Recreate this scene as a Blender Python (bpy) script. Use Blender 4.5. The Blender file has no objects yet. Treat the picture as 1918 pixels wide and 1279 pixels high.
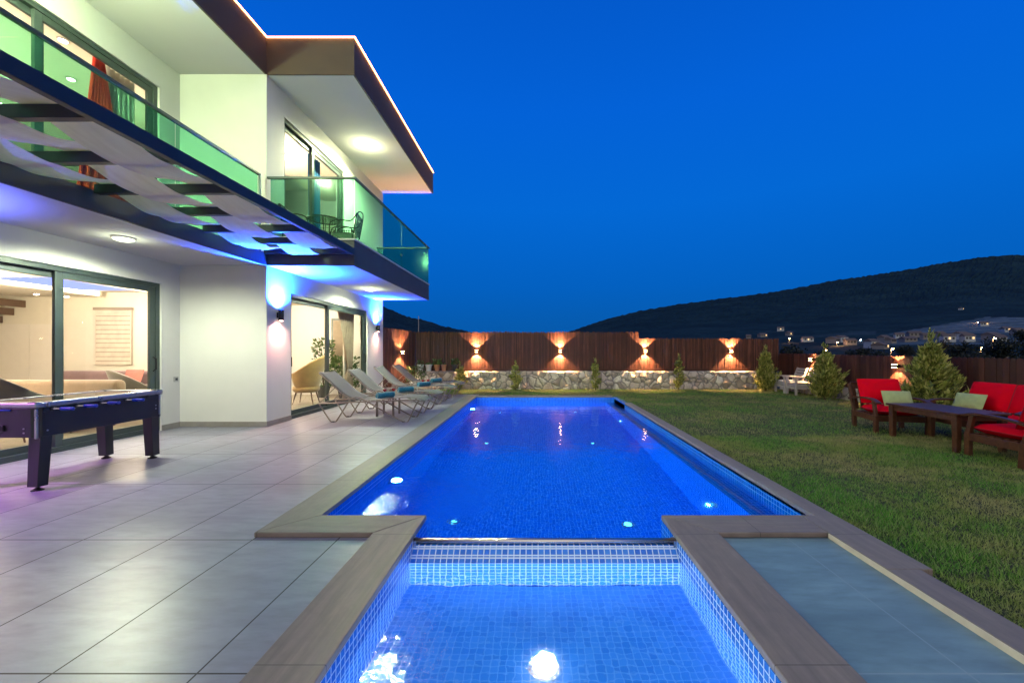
import bpy, math, random
import numpy as np
from mathutils import Vector, Matrix
random.seed(7); np.random.seed(7)
C = bpy.context.scene.collection
S = bpy.context.scene
R = math.radians
# ------------------------------------------------------------------ camera
F, CX, CY, H = 765.0, 1005.0, 656.0, 1.34      # focal length and vanishing point in photo pixels, eye height
cam = bpy.data.objects.new('camera', bpy.data.cameras.new('camera'))
C.objects.link(cam)
cam.location = (0, 0, H); cam.rotation_euler = (R(90), 0, 0)
cam.data.sensor_width = 36; cam.data.lens = 36 * F / 1918
cam.data.shift_x = -(CX - 959) / 1918; cam.data.shift_y = (CY - 639.5) / 1918
cam.data.clip_start = .05; cam.data.clip_end = 8000
S.camera = cam
# ------------------------------------------------------------------ sky
S.view_settings.view_transform = 'Standard'; S.view_settings.look = 'None'
S.view_settings.exposure = 0; S.view_settings.gamma = 1
W = bpy.data.worlds.new('World'); S.world = W; W.use_nodes = True
nt = W.node_tree; nt.nodes.clear()
def wn(t): return nt.nodes.new(t)
out = wn('ShaderNodeOutputWorld'); bg = wn('ShaderNodeBackground'); tc = wn('ShaderNodeTexCoord')
sep = wn('ShaderNodeSeparateXYZ'); nt.links.new(tc.outputs['Generated'], sep.inputs[0])
rz = wn('ShaderNodeValToRGB'); nt.links.new(sep.outputs['Z'], rz.inputs[0])
SKY = [(0.0, (.003, .088, .31)), (.05, (.002, .102, .41)), (.15, (.001, .118, .53)), (.32, (.001, .138, .66)),
       (.50, (.001, .122, .68)), (.70, (.001, .095, .58)), (1.0, (.004, .06, .36))]
el = rz.color_ramp.elements
el[0].position = SKY[0][0]; el[0].color = (*SKY[0][1], 1); el[1].position = 1; el[1].color = (*SKY[-1][1], 1)
for p, c in SKY[1:-1]:
    e = el.new(p); e.color = (*c, 1)
# unseen sky behind the camera, warm brightness added to light lawn and walls
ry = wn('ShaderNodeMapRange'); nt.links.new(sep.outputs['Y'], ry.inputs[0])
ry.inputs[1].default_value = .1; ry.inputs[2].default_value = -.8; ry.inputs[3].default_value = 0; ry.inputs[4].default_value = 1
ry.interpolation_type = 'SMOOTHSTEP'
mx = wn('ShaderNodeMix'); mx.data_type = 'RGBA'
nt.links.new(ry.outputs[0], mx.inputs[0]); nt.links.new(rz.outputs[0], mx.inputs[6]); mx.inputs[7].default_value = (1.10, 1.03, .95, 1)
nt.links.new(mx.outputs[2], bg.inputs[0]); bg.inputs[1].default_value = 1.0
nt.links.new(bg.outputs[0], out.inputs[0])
S.cycles.use_denoising = True
S.cycles.max_bounces = 10; S.cycles.diffuse_bounces = 5; S.cycles.glossy_bounces = 4
S.cycles.transmission_bounces = 8; S.cycles.transparent_max_bounces = 16
S.cycles.sample_clamp_indirect = 4.0; S.cycles.sample_clamp_direct = 0
S.cycles.caustics_reflective = False; S.cycles.caustics_refractive = True
# ------------------------------------------------------------------ helpers
class MB:
    """collects faces; build() links them as ONE mesh object"""
    def __init__(s): s.v = []; s.f = []
    def add(s, vs, fs):
        n = len(s.v); s.v += [tuple(p) for p in vs]; s.f += [tuple(i + n for i in q) for q in fs]; return s
    def box(s, x0, x1, y0, y1, z0, z1, m=None):
        vs = [Vector((x, y, z)) for z in (z0, z1) for y in (y0, y1) for x in (x0, x1)]
        if m: vs = [m @ p for p in vs]
        return s.add(vs, [(0, 2, 3, 1), (4, 5, 7, 6), (0, 1, 5, 4), (2, 6, 7, 3), (0, 4, 6, 2), (1, 3, 7, 5)])
    def bar(s, a, b, w, h, up=(0, 0, 1), w2=None, h2=None):
        a = Vector(a); b = Vector(b); d = (b - a).normalized(); up = Vector(up)
        if abs(d.dot(up)) > .98: up = Vector((0, 1, 0))
        sx = d.cross(up).normalized(); sy = sx.cross(d).normalized()
        w2 = w if w2 is None else w2; h2 = h if h2 is None else h2
        vs = [a + sx * w / 2 * i + sy * h / 2 * j for i, j in ((-1, -1), (1, -1), (1, 1), (-1, 1))]
        vs += [b + sx * w2 / 2 * i + sy * h2 / 2 * j for i, j in ((-1, -1), (1, -1), (1, 1), (-1, 1))]
        return s.add(vs, [(3, 2, 1, 0), (4, 5, 6, 7), (0, 1, 5, 4), (1, 2, 6, 5), (2, 3, 7, 6), (3, 0, 4, 7)])
    def tube(s, pts, r, n=8, closed=False, caps=True):
        pts = [Vector(p) for p in pts]; k = len(pts)
        rs = r if isinstance(r, (list, tuple)) else [r] * k
        up = Vector((0, 0, 1)); rings = []
        prev = None
        for i, p in enumerate(pts):
            if closed: d = pts[(i + 1) % k] - pts[i - 1]
            else: d = pts[min(i + 1, k - 1)] - pts[max(i - 1, 0)]
            d.normalize()
            if prev is None:
                a = d.cross(up)
                if a.length < .05: a = d.cross(Vector((0, 1, 0)))
                a.normalize()
            else:
                a = prev - d * prev.dot(d); a.normalize()
            prev = a; b = d.cross(a)
            rings.append([p + (a * math.cos(2 * math.pi * j / n) + b * math.sin(2 * math.pi * j / n)) * rs[i] for j in range(n)])
        base = len(s.v); s.v += [tuple(q) for rg in rings for q in rg]
        for i in range(k if closed else k - 1):
            i2 = (i + 1) % k
            for j in range(n):
                j2 = (j + 1) % n
                s.f.append((base + i * n + j, base + i * n + j2, base + i2 * n + j2, base + i2 * n + j))
        if caps and not closed:
            s.f.append(tuple(base + j for j in range(n))[::-1]); s.f.append(tuple(base + (k - 1) * n + j for j in range(n)))
        return s
    def lathe(s, prof, c=(0, 0, 0), n=20, m=None):
        base = len(s.v); c = Vector(c)
        for r, z in prof:
            for j in range(n):
                p = Vector((r * math.cos(2 * math.pi * j / n), r * math.sin(2 * math.pi * j / n), z))
                if m: p = m @ p
                s.v.append(tuple(p + c))
        for i in range(len(prof) - 1):
            for j in range(n):
                j2 = (j + 1) % n
                s.f.append((base + i * n + j, base + i * n + j2, base + (i + 1) * n + j2, base + (i + 1) * n + j))
        if prof[0][0] > 0: s.f.append(tuple(base + j for j in range(n))[::-1])
        if prof[-1][0] > 0: s.f.append(tuple(base + (len(prof) - 1) * n + j for j in range(n)))
        return s
    def grid(s, rows, thick=0):
        """rows: list of lists of points"""
        base = len(s.v); a = len(rows); b = len(rows[0])
        s.v += [tuple(p) for r in rows for p in r]
        s.f += [(base + i * b + j, base + i * b + j + 1, base + (i + 1) * b + j + 1, base + (i + 1) * b + j) for i in range(a - 1) for j in range(b - 1)]
        return s
    def prism(s, poly, z0, z1):
        n = len(poly)
        vs = [(x, y, z0) for x, y in poly] + [(x, y, z1) for x, y in poly]
        return s.add(vs, [tuple(range(n))[::-1], tuple(range(n, 2 * n))] + [(i, (i + 1) % n, n + (i + 1) % n, n + i) for i in range(n)])
    def build(s, name, mat, parent=None, smooth=False, bevel=0, world=False, solid=0, subd=0, seg=2):
        me = bpy.data.meshes.new(name)
        v = s.v
        if world and parent is not None:
            o = wloc(parent); v = [(p[0] - o[0], p[1] - o[1], p[2] - o[2]) for p in v]
        me.from_pydata(v, [], s.f); me.update()
        ob = bpy.data.objects.new(name, me); C.objects.link(ob)
        me.materials.append(mat)
        if smooth:
            me.polygons.foreach_set('use_smooth', [True] * len(me.polygons))
        if parent is not None: ob.parent = parent
        if solid:
            md = ob.modifiers.new('solid', 'SOLIDIFY'); md.thickness = solid; md.offset = 0
        if subd:
            md = ob.modifiers.new('sub', 'SUBSURF'); md.levels = subd; md.render_levels = subd
        if bevel:
            md = ob.modifiers.new('bevel', 'BEVEL'); md.width = bevel; md.segments = seg; md.limit_method = 'ANGLE'; md.angle_limit = R(50)
            if smooth is False and seg > 1:
                pass
        return ob
def wloc(o):
    v = Vector((0, 0, 0))
    while o is not None: v = v + Vector(o.location); o = o.parent
    return v
def tag(o, label=None, cat=None, group=None, kind=None):
    if label: o['label'] = label
    if cat: o['category'] = cat
    if group: o['group'] = group
    if kind: o['kind'] = kind
    return o
def thing(name, label, cat, loc=(0, 0, 0), rz=0, group=None):
    o = bpy.data.objects.new(name, None); C.objects.link(o); o.location = loc; o.rotation_euler = (0, 0, rz)
    o.empty_display_size = .1
    return tag(o, label, cat, group)
def struct(name, mb, mat, **k):
    return tag(mb.build(name, mat, **k), kind='structure')
def dup(root, loc, rz, label, group=None):
    KIDS = {}
    for o in bpy.data.objects:
        if o.parent: KIDS.setdefault(o.parent.name, []).append(o)
    def cp(o, par):
        c = o.copy(); C.objects.link(c); c.parent = par
        for ch in KIDS.get(o.name, []): cp(ch, c)
        return c
    r = cp(root, None); r.location = loc; r.rotation_euler = (0, 0, rz); r['label'] = label
    if group: r['group'] = group
    return r
def P(x, y, z=0.0):
    """photo pixel -> point at height z (below the eye)"""
    Y = F * (H - z) / (y - CY); return Vector(((x - CX) * Y / F, Y, z))
def Pd(x, y, Y): return Vector(((x - CX) * Y / F, Y, H - (y - CY) * Y / F))
# ------------------------------------------------------------------ materials
class N:
    def __init__(s, name):
        s.m = bpy.data.materials.new(name); s.m.use_nodes = True; s.t = s.m.node_tree; s.t.nodes.clear()
        s.out = s.t.nodes.new('ShaderNodeOutputMaterial')
    def n(s, t, **k):
        x = s.t.nodes.new('ShaderNode' + t)
        for a, b in k.items(): setattr(x, a, b)
        return x
    def l(s, a, b): s.t.links.new(a, b)
    def val(s, sock, v):
        if hasattr(v, 'is_output') or hasattr(v, 'links'): s.l(v, sock)
        else: sock.default_value = v
    def math(s, op, a, b=None, c=None):
        x = s.n('Math', operation=op); s.val(x.inputs[0], a)
        if b is not None: s.val(x.inputs[1], b)
        if c is not None: s.val(x.inputs[2], c)
        return x.outputs[0]
    def coord(s, scale=(1, 1, 1), which='Object', rot=(0, 0, 0)):
        t = s.n('TexCoord'); m = s.n('Mapping'); s.l(t.outputs[which], m.inputs[0])
        m.inputs['Scale'].default_value = scale; m.inputs['Rotation'].default_value = rot; return m.outputs[0]
    def noise(s, vec, scale=5, detail=4, rough=.55, dist=0):
        x = s.n('TexNoise'); s.l(vec, x.inputs['Vector']); x.inputs['Scale'].default_value = scale
        x.inputs['Detail'].default_value = detail; x.inputs['Roughness'].default_value = rough; x.inputs['Distortion'].default_value = dist
        return x.outputs[0]
    def ramp(s, f, stops):
        x = s.n('ValToRGB'); s.l(f, x.inputs[0]); e = x.color_ramp.elements
        e[0].position = stops[0][0]; e[0].color = c4(stops[0][1]); e[1].position = stops[-1][0]; e[1].color = c4(stops[-1][1])
        for p, c in stops[1:-1]:
            q = e.new(p); q.color = c4(c)
        return x.outputs[0]
    def mix(s, f, a, b, mode='MIX'):
        x = s.n('Mix', data_type='RGBA', blend_type=mode); s.val(x.inputs[0], f)
        s.val(x.inputs[6], c4(a) if isinstance(a, tuple) else a); s.val(x.inputs[7], c4(b) if isinstance(b, tuple) else b)
        return x.outputs[2]
    def rng(s, f, a, b, c, d):
        x = s.n('MapRange'); s.val(x.inputs[0], f)
        for i, v in enumerate((a, b, c, d)): x.inputs[i + 1].default_value = v
        return x.outputs[0]
    def bump(s, h, st=.3, dist=.01, normal=None):
        x = s.n('Bump'); s.l(h, x.inputs['Height']); x.inputs['Strength'].default_value = st; x.inputs['Distance'].default_value = dist
        if normal is not None: s.l(normal, x.inputs['Normal'])
        return x.outputs[0]
    def pbr(s, color, rough=.5, metal=0, normal=None, spec=.5, coat=0, sheen=0, trans=0, emit=None):
        b = s.n('BsdfPrincipled')
        s.val(b.inputs['Base Color'], c4(color) if isinstance(color, tuple) else color)
        s.val(b.inputs['Roughness'], rough); b.inputs['Metallic'].default_value = metal
        b.inputs['Specular IOR Level'].default_value = spec; b.inputs['Coat Weight'].default_value = coat
        b.inputs['Sheen Weight'].default_value = sheen
        if normal is not None: s.l(normal, b.inputs['Normal'])
        s.l(b.outputs[0], s.out.inputs[0]); return s.m
def c4(c): return (*c, 1) if len(c) == 3 else c
def plain(name, col, rough=.5, metal=0, var=.12, scale=6, bump=.15, bd=.004, stretch=(1, 1, 1), spec=.5, sheen=0):
    k = N(name); v = k.coord(stretch); n1 = k.noise(v, scale, 5); n2 = k.noise(v, scale * 9, 3)
    a = tuple(max(0, x * (1 - var)) for x in col); b = tuple(min(1, x * (1 + var)) for x in col)
    c = k.ramp(n1, [(.3, a), (.7, b)])
    nb = k.bump(n2, bump, bd)
    rr = k.rng(n1, .3, .7, max(0, rough - .06), min(1, rough + .08))
    return k.pbr(c, rr, metal, nb, spec, sheen=sheen)
def emit(name, col, st):
    k = N(name); e = k.n('Emission'); e.inputs[0].default_value = c4(col); e.inputs[1].default_value = st
    k.l(e.outputs[0], k.out.inputs[0]); return k.m
def glass(name, tint, ref=1.0, ior=1.5, rough=0.0):
    k = N(name); t = k.n('BsdfTransparent'); t.inputs[0].default_value = c4(tint)
    g = k.n('BsdfGlossy'); g.inputs['Roughness'].default_value = rough
    lw = k.n('LayerWeight'); lw.inputs[0].default_value = .5     # Schlick reflectance, the same from both sides of the sheet
    fr = k.math('ADD', k.math('MULTIPLY', k.math('POWER', lw.outputs['Facing'], 5.0), .9), .04)
    ms = k.n('MixShader'); k.l(k.math('MULTIPLY', fr, ref), ms.inputs[0]); k.l(t.outputs[0], ms.inputs[1]); k.l(g.outputs[0], ms.inputs[2])
    k.l(ms.outputs[0], k.out.inputs[0]); return k.m
def lines(k, val, off, pitch, w):
    """1 inside a joint of width w repeated every pitch"""
    f = k.math('FRACT', k.math('DIVIDE', k.math('SUBTRACT', val, off), pitch))
    d = k.math('ABSOLUTE', k.math('SUBTRACT', f, .5))
    return k.math('GREATER_THAN', d, .5 - w / pitch / 2)
def tile_floor(name, x0, px, y0, py, col, rough=.3, var=.08, spec=.5, cloud=1.1, joint=(.04, .038, .036)):
    k = N(name); v = k.coord(); s = k.n('SeparateXYZ'); k.l(v, s.inputs[0])
    j = k.math('MAXIMUM', lines(k, s.outputs[0], x0, px, .008), lines(k, s.outputs[1], y0, py, .008))
    vs = k.coord((.5, 1.6, 1), rot=(0, 0, R(24))); n1 = k.noise(vs, cloud, 8, .6, .25); n2 = k.noise(vs, 9, 6, .6)
    # each tile has its own slight tone
    cx = k.math('FLOOR', k.math('DIVIDE', k.math('SUBTRACT', s.outputs[0], x0), px)); cy = k.math('FLOOR', k.math('DIVIDE', k.math('SUBTRACT', s.outputs[1], y0), py))
    cb = k.n('CombineXYZ'); k.l(cx, cb.inputs[0]); k.l(cy, cb.inputs[1]); w = k.n('TexWhiteNoise', noise_dimensions='3D'); k.l(cb.outputs[0], w.inputs[0])
    c = k.ramp(n1, [(.3, tuple(q * (1 - var) for q in col)), (.7, tuple(min(1, q * (1 + var)) for q in col))])
    c = k.mix(k.rng(n2, .42, .75, 0, .75), c, tuple(q * .62 for q in col))
    c = k.mix(k.math('MULTIPLY', w.outputs[0], .14), c, (.12, .12, .12))
    c = k.mix(j, c, joint)
    r = k.math('ADD', k.rng(n1, 0, 1, rough - .06, rough + .07), k.math('MULTIPLY', j, .4))
    b = k.bump(k.math('SUBTRACT', k.math('MULTIPLY', n2, .06), j), .35, .002)
    return k.pbr(c, r, 0, b, spec)
def mosaic(name, c0, c1, grout, pitch=.042, gw=.006):
    k = N(name); v = k.coord(); s = k.n('SeparateXYZ'); k.l(v, s.inputs[0])
    g = k.n('NewGeometry'); ns = k.n('SeparateXYZ'); k.l(g.outputs['True Normal'], ns.inputs[0])
    js = []; cells = []
    for i, o in enumerate((.011, .007, .004)):
        ok = k.math('LESS_THAN', k.math('ABSOLUTE', ns.outputs[i]), .8)
        js.append(k.math('MULTIPLY', ok, lines(k, s.outputs[i], o, pitch, gw)))
        cells.append(k.math('FLOOR', k.math('DIVIDE', k.math('SUBTRACT', s.outputs[i], o), pitch)))
    j = k.math('MAXIMUM', k.math('MAXIMUM', js[0], js[1]), js[2])
    cb = k.n('CombineXYZ')
    for i in range(3): k.l(k.math('MULTIPLY', cells[i], 1.0), cb.inputs[i])
    w = k.n('TexWhiteNoise', noise_dimensions='3D'); k.l(cb.outputs[0], w.inputs[0])
    c = k.mix(w.outputs[0], c0, c1); c = k.mix(j, c, grout)
    b = k.bump(k.math('MULTIPLY', j, -1.0), .4, .002)
    return k.pbr(c, k.math('ADD', .15, k.math('MULTIPLY', j, .5)), 0, b, .5)
def stone(name, scale=3.0):
    k = N(name); v = k.coord(); d = k.noise(v, 3, 3); 
    mv = k.n('VectorMath', operation='ADD'); k.l(v, mv.inputs[0])
    sc = k.n('VectorMath', operation='SCALE'); nn = k.n('TexNoise'); k.l(v, nn.inputs['Vector']); nn.inputs['Scale'].default_value = 4; k.l(nn.outputs[1], sc.inputs[0]); sc.inputs['Scale'].default_value = .14
    k.l(sc.outputs[0], mv.inputs[1])
    vo = k.n('TexVoronoi', feature='DISTANCE_TO_EDGE'); k.l(mv.outputs[0], vo.inputs['Vector']); vo.inputs['Scale'].default_value = scale
    vc = k.n('TexVoronoi', feature='F1'); k.l(mv.outputs[0], vc.inputs['Vector']); vc.inputs['Scale'].default_value = scale
    s = k.n('SeparateColor'); k.l(vc.outputs['Color'], s.inputs[0])
    col = k.ramp(s.outputs[0], [(0, (.30, .25, .22)), (.3, (.46, .40, .35)), (.6, (.56, .50, .44)), (.85, (.66, .62, .58)), (1, (.46, .34, .28))])
    fn = k.noise(v, 22, 6, .65); col = k.mix(k.rng(fn, .35, .7, 0, .5), col, (.22, .18, .15))
    edge = k.rng(vo.outputs['Distance'], .03, .075, 0, 1)
    col = k.mix(edge, (.20, .19, .185), col)
    hgt = k.math('ADD', k.math('MULTIPLY', k.rng(vo.outputs['Distance'], .02, .2, 0, 1), 1.0), k.math('MULTIPLY', fn, .25))
    return k.pbr(col, .85, 0, k.bump(hgt, .8, .04), .3)
def wood(name, c0, c1, rough=.5, axis=(1, 1, 12), island=True, scale=5):
    k = N(name); v = k.coord(tuple(1 if a == 1 else 1 for a in axis)); 
    m = k.n('Mapping'); m.inputs['Scale'].default_value = tuple(1 / a for a in axis); k.l(v, m.inputs[0])
    n1 = k.noise(m.outputs[0], scale * 6, 6, .6, .4); n2 = k.noise(v, 1.3, 3)
    c = k.ramp(n1, [(.3, c0), (.7, c1)])
    if island:
        g = k.n('NewGeometry'); c = k.mix(k.rng(g.outputs['Random Per Island'], 0, 1, 0, .85), c, tuple(x * .35 for x in c0))
    c = k.mix(k.rng(n2, .4, .7, 0, .35), c, tuple(x * .6 for x in c0))
    return k.pbr(c, rough, 0, k.bump(n1, .3, .004), .4)

M = {}
M['deck'] = tile_floor('deck_tile', -2.01, .6, 1.695, 1.197, (.27, .275, .345), .36, .28, .6, 1.0)  # cool cast puts some sky reflection into the tile colour
M['slate'] = tile_floor('slate_tile', 1.79, .6, 1.695, 1.197, (.15, .235, .29), .42, .26, .5, 2.2, (.24, .31, .36))  # blue stone colour with the sky's reflection mixed into it
M['floor_in'] = tile_floor('indoor_tile', -7.0, .8, 3.2, .8, (.5, .44, .36), .2)
M['mosaic'] = mosaic('pool_mosaic', (.0, .10, .60), (.0, .15, .78), (.05, .30, .85))
M['mosaic_spa'] = mosaic('spa_mosaic', (.008, .13, .58), (.03, .22, .72), (.62, .76, .90), .042, .0065)
M['stone'] = stone('rubble_stone', 4.0)
M['plaster'] = plain('white_plaster', (.72, .71, .69), .85, var=.03, scale=2, bump=.2, bd=.003)
M['soffit'] = plain('soffit_paint', (.74, .73, .71), .85, var=.02, scale=1.5, bump=.08, bd=.002)
M['fascia'] = plain('brown_fascia', (.075, .050, .040), .75, var=.12, scale=3, bump=.3, bd=.004)
M['band'] = plain('dark_band', (.045, .045, .055), .6, var=.15, scale=3, bump=.2)
M['frame'] = plain('anthracite_frame', (.055, .075, .072), .35, .3, var=.06)
M['navy'] = plain('dark_steel', (.018, .022, .035), .4, .3, var=.1)
M['fabric'] = plain('canvas', (.78, .68, .56), .9, var=.06, scale=2.2, bump=.5, bd=.006, stretch=(6, 1, 1))
k = N('canvas_sheet'); v = k.coord((6, 1, 1)); c = k.ramp(k.noise(v, 2.2, 5), [(.3, (.86, .68, .50)), (.7, (.96, .79, .61))])
b = k.n('BsdfDiffuse'); k.l(c, b.inputs[0]); t_ = k.n('BsdfTranslucent'); k.l(c, t_.inputs[0]); ms = k.n('MixShader'); ms.inputs[0].default_value = .06
nb = k.bump(k.noise(k.coord((1, 6, 1)), 8, 4), .4, .01); k.l(nb, b.inputs['Normal']); k.l(b.outputs[0], ms.inputs[1]); k.l(t_.outputs[0], ms.inputs[2]); k.l(ms.outputs[0], k.out.inputs[0]); M['fabric'] = k.m
M['pane'] = glass('window_pane', (.93, .95, .93), .9)
M['rail_glass'] = glass('green_glass', (.50, .80, .66), .3, rough=.12)
M['rail'] = plain('rail_metal', (.05, .075, .065), .45)
M['steel'] = plain('brushed_steel', (.55, .52, .50), .22, 1.0, var=.05, stretch=(.1, 20, 20))
M['coping'] = None
k = N('coping_stone'); v = k.coord(); s = k.n('SeparateXYZ'); k.l(v, s.inputs[0])
def coping_mat(name, along, joint0, pitch=1.2):
    k = N(name); sc = (1, 1, 1)
    st = (9, .8, 1) if along == 'Y' else (.8, 9, 1)
    v = k.coord(st); n1 = k.noise(v, 2.6, 7, .62, .5); v2 = k.coord(); n2 = k.noise(v2, 14, 5)
    s = k.n('SeparateXYZ'); k.l(v2, s.inputs[0])
    j = lines(k, s.outputs[1 if along == 'Y' else 0], joint0, pitch, .004)
    c = k.ramp(n1, [(.25, (.13, .098, .084)), (.5, (.19, .152, .130)), (.75, (.25, .205, .178))])
    c = k.mix(k.rng(n2, .45, .75, 0, .3), c, (.11, .09, .08)); c = k.mix(j, c, (.05, .04, .035))
    return k.pbr(c, k.rng(n1, .3, .7, .42, .6), 0, k.bump(k.math('SUBTRACT', k.math('MULTIPLY', n1, .25), j), .4, .003), .45)
bpy.data.materials.remove(k.m)
M['coping_y'] = coping_mat('coping_stone_long', 'Y', 1.69); M['coping_x'] = coping_mat('coping_stone_cross', 'X', .4)
M['brush'] = wood('brushwood', (.055, .017, .011), (.19, .062, .043), .75, (1, 1, 14))
M['board'] = wood('fence_board', (.055, .016, .010), (.105, .034, .022), .6, (1, 1, 14))
M['teak'] = wood('dark_teak', (.045, .014, .006), (.10, .034, .014), .42, (1, 1, 1), island=False, scale=3)
M['whitewood'] = plain('white_wood', (.42, .39, .38), .6, var=.08)
M['red'] = plain('red_cloth', (.60, .0, .012), .9, var=.06, scale=8, bump=.3, bd=.003, spec=.1)
M['darkred'] = plain('dark_red_piping', (.30, .0, .008), .8)
M['green_cloth'] = plain('green_cloth', (.30, .36, .17), .85, var=.12, scale=14, bump=.4)
M['towel'] = plain('turquoise_towel', (.0, .15, .25), .95, var=.25, scale=40, bump=.9, bd=.006, sheen=.4)
M['sling'] = plain('grey_sling', (.115, .11, .10), .75, var=.05, scale=60, bump=.4)
M['tube'] = plain('taupe_tube', (.22, .19, .165), .4, .2, var=.05)
M['black'] = plain('black_laminate', (.014, .013, .019), .35, var=.2)
M['blackmetal'] = plain('black_metal', (.015, .015, .016), .4, .5)
M['silver'] = plain('silver_trim', (.50, .50, .52), .3, .85, var=.05)
M['blueplastic'] = plain('blue_plastic', (.01, .04, .45), .3)
M['walnut'] = plain('dark_wood', (.10, .06, .04), .4)
M['terracotta'] = plain('terracotta', (.38, .17, .09), .8)
M['whitepot'] = plain('pale_pot', (.55, .58, .62), .5)
M['darkpot'] = plain('dark_pot', (.03, .035, .04), .6)
M['soil'] = plain('soil', (.035, .025, .018), .95, var=.3)
M['wallin'] = plain('indoor_wall', (.78, .74, .62), .8, var=.02)
M['cabinet'] = plain('cabinet_white', (.80, .76, .68), .35, var=.02)
M['sofa'] = plain('beige_velvet', (.24, .165, .105), .8, sheen=.5)
M['sofa2'] = plain('mauve_velvet', (.18, .11, .11), .8, sheen=.5)
M['mustard'] = plain('mustard_velvet', (.42, .27, .10), .8, sheen=.5)
M['greychair'] = plain('grey_velvet', (.13, .12, .10), .8, sheen=.5)
M['pinkpillow'] = plain('rust_cushion', (.42, .15, .12), .9)
M['redcurtain'] = plain('red_curtain', (.70, .03, .01), .9, stretch=(1, 8, 1))
M['bluecurtain'] = plain('blue_curtain', (.01, .12, .30), .9)
M['taupecurtain'] = plain('taupe_curtain', (.30, .23, .17), .9)
M['sheer'] = plain('sheer_curtain', (.60, .60, .55), .9)
M['blind'] = plain('blind_cloth', (.68, .60, .48), .9)
M['blindline'] = plain('blind_dark_band', (.30, .25, .19), .9)  # dark cloth tone of the blind bands and cassette
M['wardrobe'] = plain('wardrobe_dark', (.07, .05, .04), .3)
M['mirror'] = plain('mirror', (.7, .7, .7), .05, 1.0, var=0, bump=0)
M['lip'] = plain('lit_coping_edge', (.58, .50, .44), .6)  # light on the coping's inner edge, put into a paler colour
M['spa_floor'] = mosaic('spa_floor_mosaic', (.01, .15, .54), (.03, .22, .66), (.10, .32, .70), .042, .004)
M['socket'] = plain('socket_plastic', (.45, .45, .43), .4)
M['concrete'] = plain('concrete', (.25, .24, .23), .9)
M['bark'] = plain('bark', (.07, .05, .035), .9, bump=.8, bd=.01)
def leaf(name, c0, c1, c2):
    k = N(name); g = k.n('NewGeometry'); v = k.coord(); n = k.noise(v, 3.5, 3)
    c = k.ramp(g.outputs['Random Per Island'], [(0, c0), (.5, c1), (1, c2)]); c = k.mix(k.rng(n, .4, .65, 0, .5), c, c0)
    b = k.n('BsdfPrincipled'); k.l(c, b.inputs['Base Color']); b.inputs['Roughness'].default_value = .6
    t = k.n('BsdfTranslucent'); k.l(c, t.inputs[0]); ms = k.n('MixShader'); ms.inputs[0].default_value = .25
    k.l(b.outputs[0], ms.inputs[1]); k.l(t.outputs[0], ms.inputs[2]); k.l(ms.outputs[0], k.out.inputs[0]); return k.m
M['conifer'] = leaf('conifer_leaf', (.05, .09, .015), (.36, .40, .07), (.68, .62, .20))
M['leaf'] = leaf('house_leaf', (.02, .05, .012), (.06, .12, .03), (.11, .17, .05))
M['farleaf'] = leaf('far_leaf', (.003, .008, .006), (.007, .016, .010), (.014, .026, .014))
# ================================================================== GROUND, POOL, DECK
k = N('outer_ground'); v = k.coord(); c = k.ramp(k.noise(v, .02, 6), [(.35, (.02, .03, .012)), (.6, (.05, .05, .028)), (.75, (.09, .075, .05))]); GROUND = k.pbr(c, .95)
m = MB()
m.grid([[(x, y, -3.2) for x in np.linspace(-4000, 4000, 9)] for y in np.linspace(-3000, 5000, 9)]); struct('ground', m, GROUND)
XL, XR, XRo, YN, YF = -1.70, 2.20, 2.36, 3.23, 11.56       # pool inner faces
JL, JR, JY = -.87, .985, 2.88
CT = .04                                                    # coping top
# lawn
k = N('lawn_soil'); v = k.coord(); n1 = k.noise(v, 1.2, 5); n2 = k.noise(v, 60, 4)
c = k.ramp(n1, [(.35, (.015, .03, .007)), (.55, (.03, .04, .012)), (.7, (.06, .055, .028))]); c = k.mix(k.rng(n2, .4, .65, 0, .6), c, (.02, .03, .01))
LAWN = k.pbr(c, .9, 0, k.bump(n2, .8, .02))
m = MB(); m.box(XRo - .01, 9.1, -3, 14.9, -3.2, -.03); m.box(XR, XRo - .01, 10.2, 14.9, -3.2, -.03)
m.box(-1.95, XR, YF + .3, 14.9, -3.2, -.03); m.box(-4.9, -1.95, 12.4, 14.9, -3.2, -.03); struct('lawn', m, LAWN)
# deck
m = MB(); m.box(-6.46, XL - .05, 2.95, 12.4, -3.2, 0); m.box(-6.46, JL - .05, -3, 2.95, -3.2, 0); m.box(XL - .05, JL - .05, 2.95, 3.19, -3.2, -.002)
m.box(-1.95, XL - .05, 12.4, 12.401, -.1, -.05)
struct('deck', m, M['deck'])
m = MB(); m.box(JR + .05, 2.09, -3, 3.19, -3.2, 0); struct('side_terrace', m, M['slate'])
m = MB(); m.box(-14.5, -6.46, 1.0, 12.6, -3.2, 0); m.box(-6.46, -4.94, 7.37 + .01, 12.399, .0005, .012); struct('indoor_floor', m, M['floor_in'])
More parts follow.
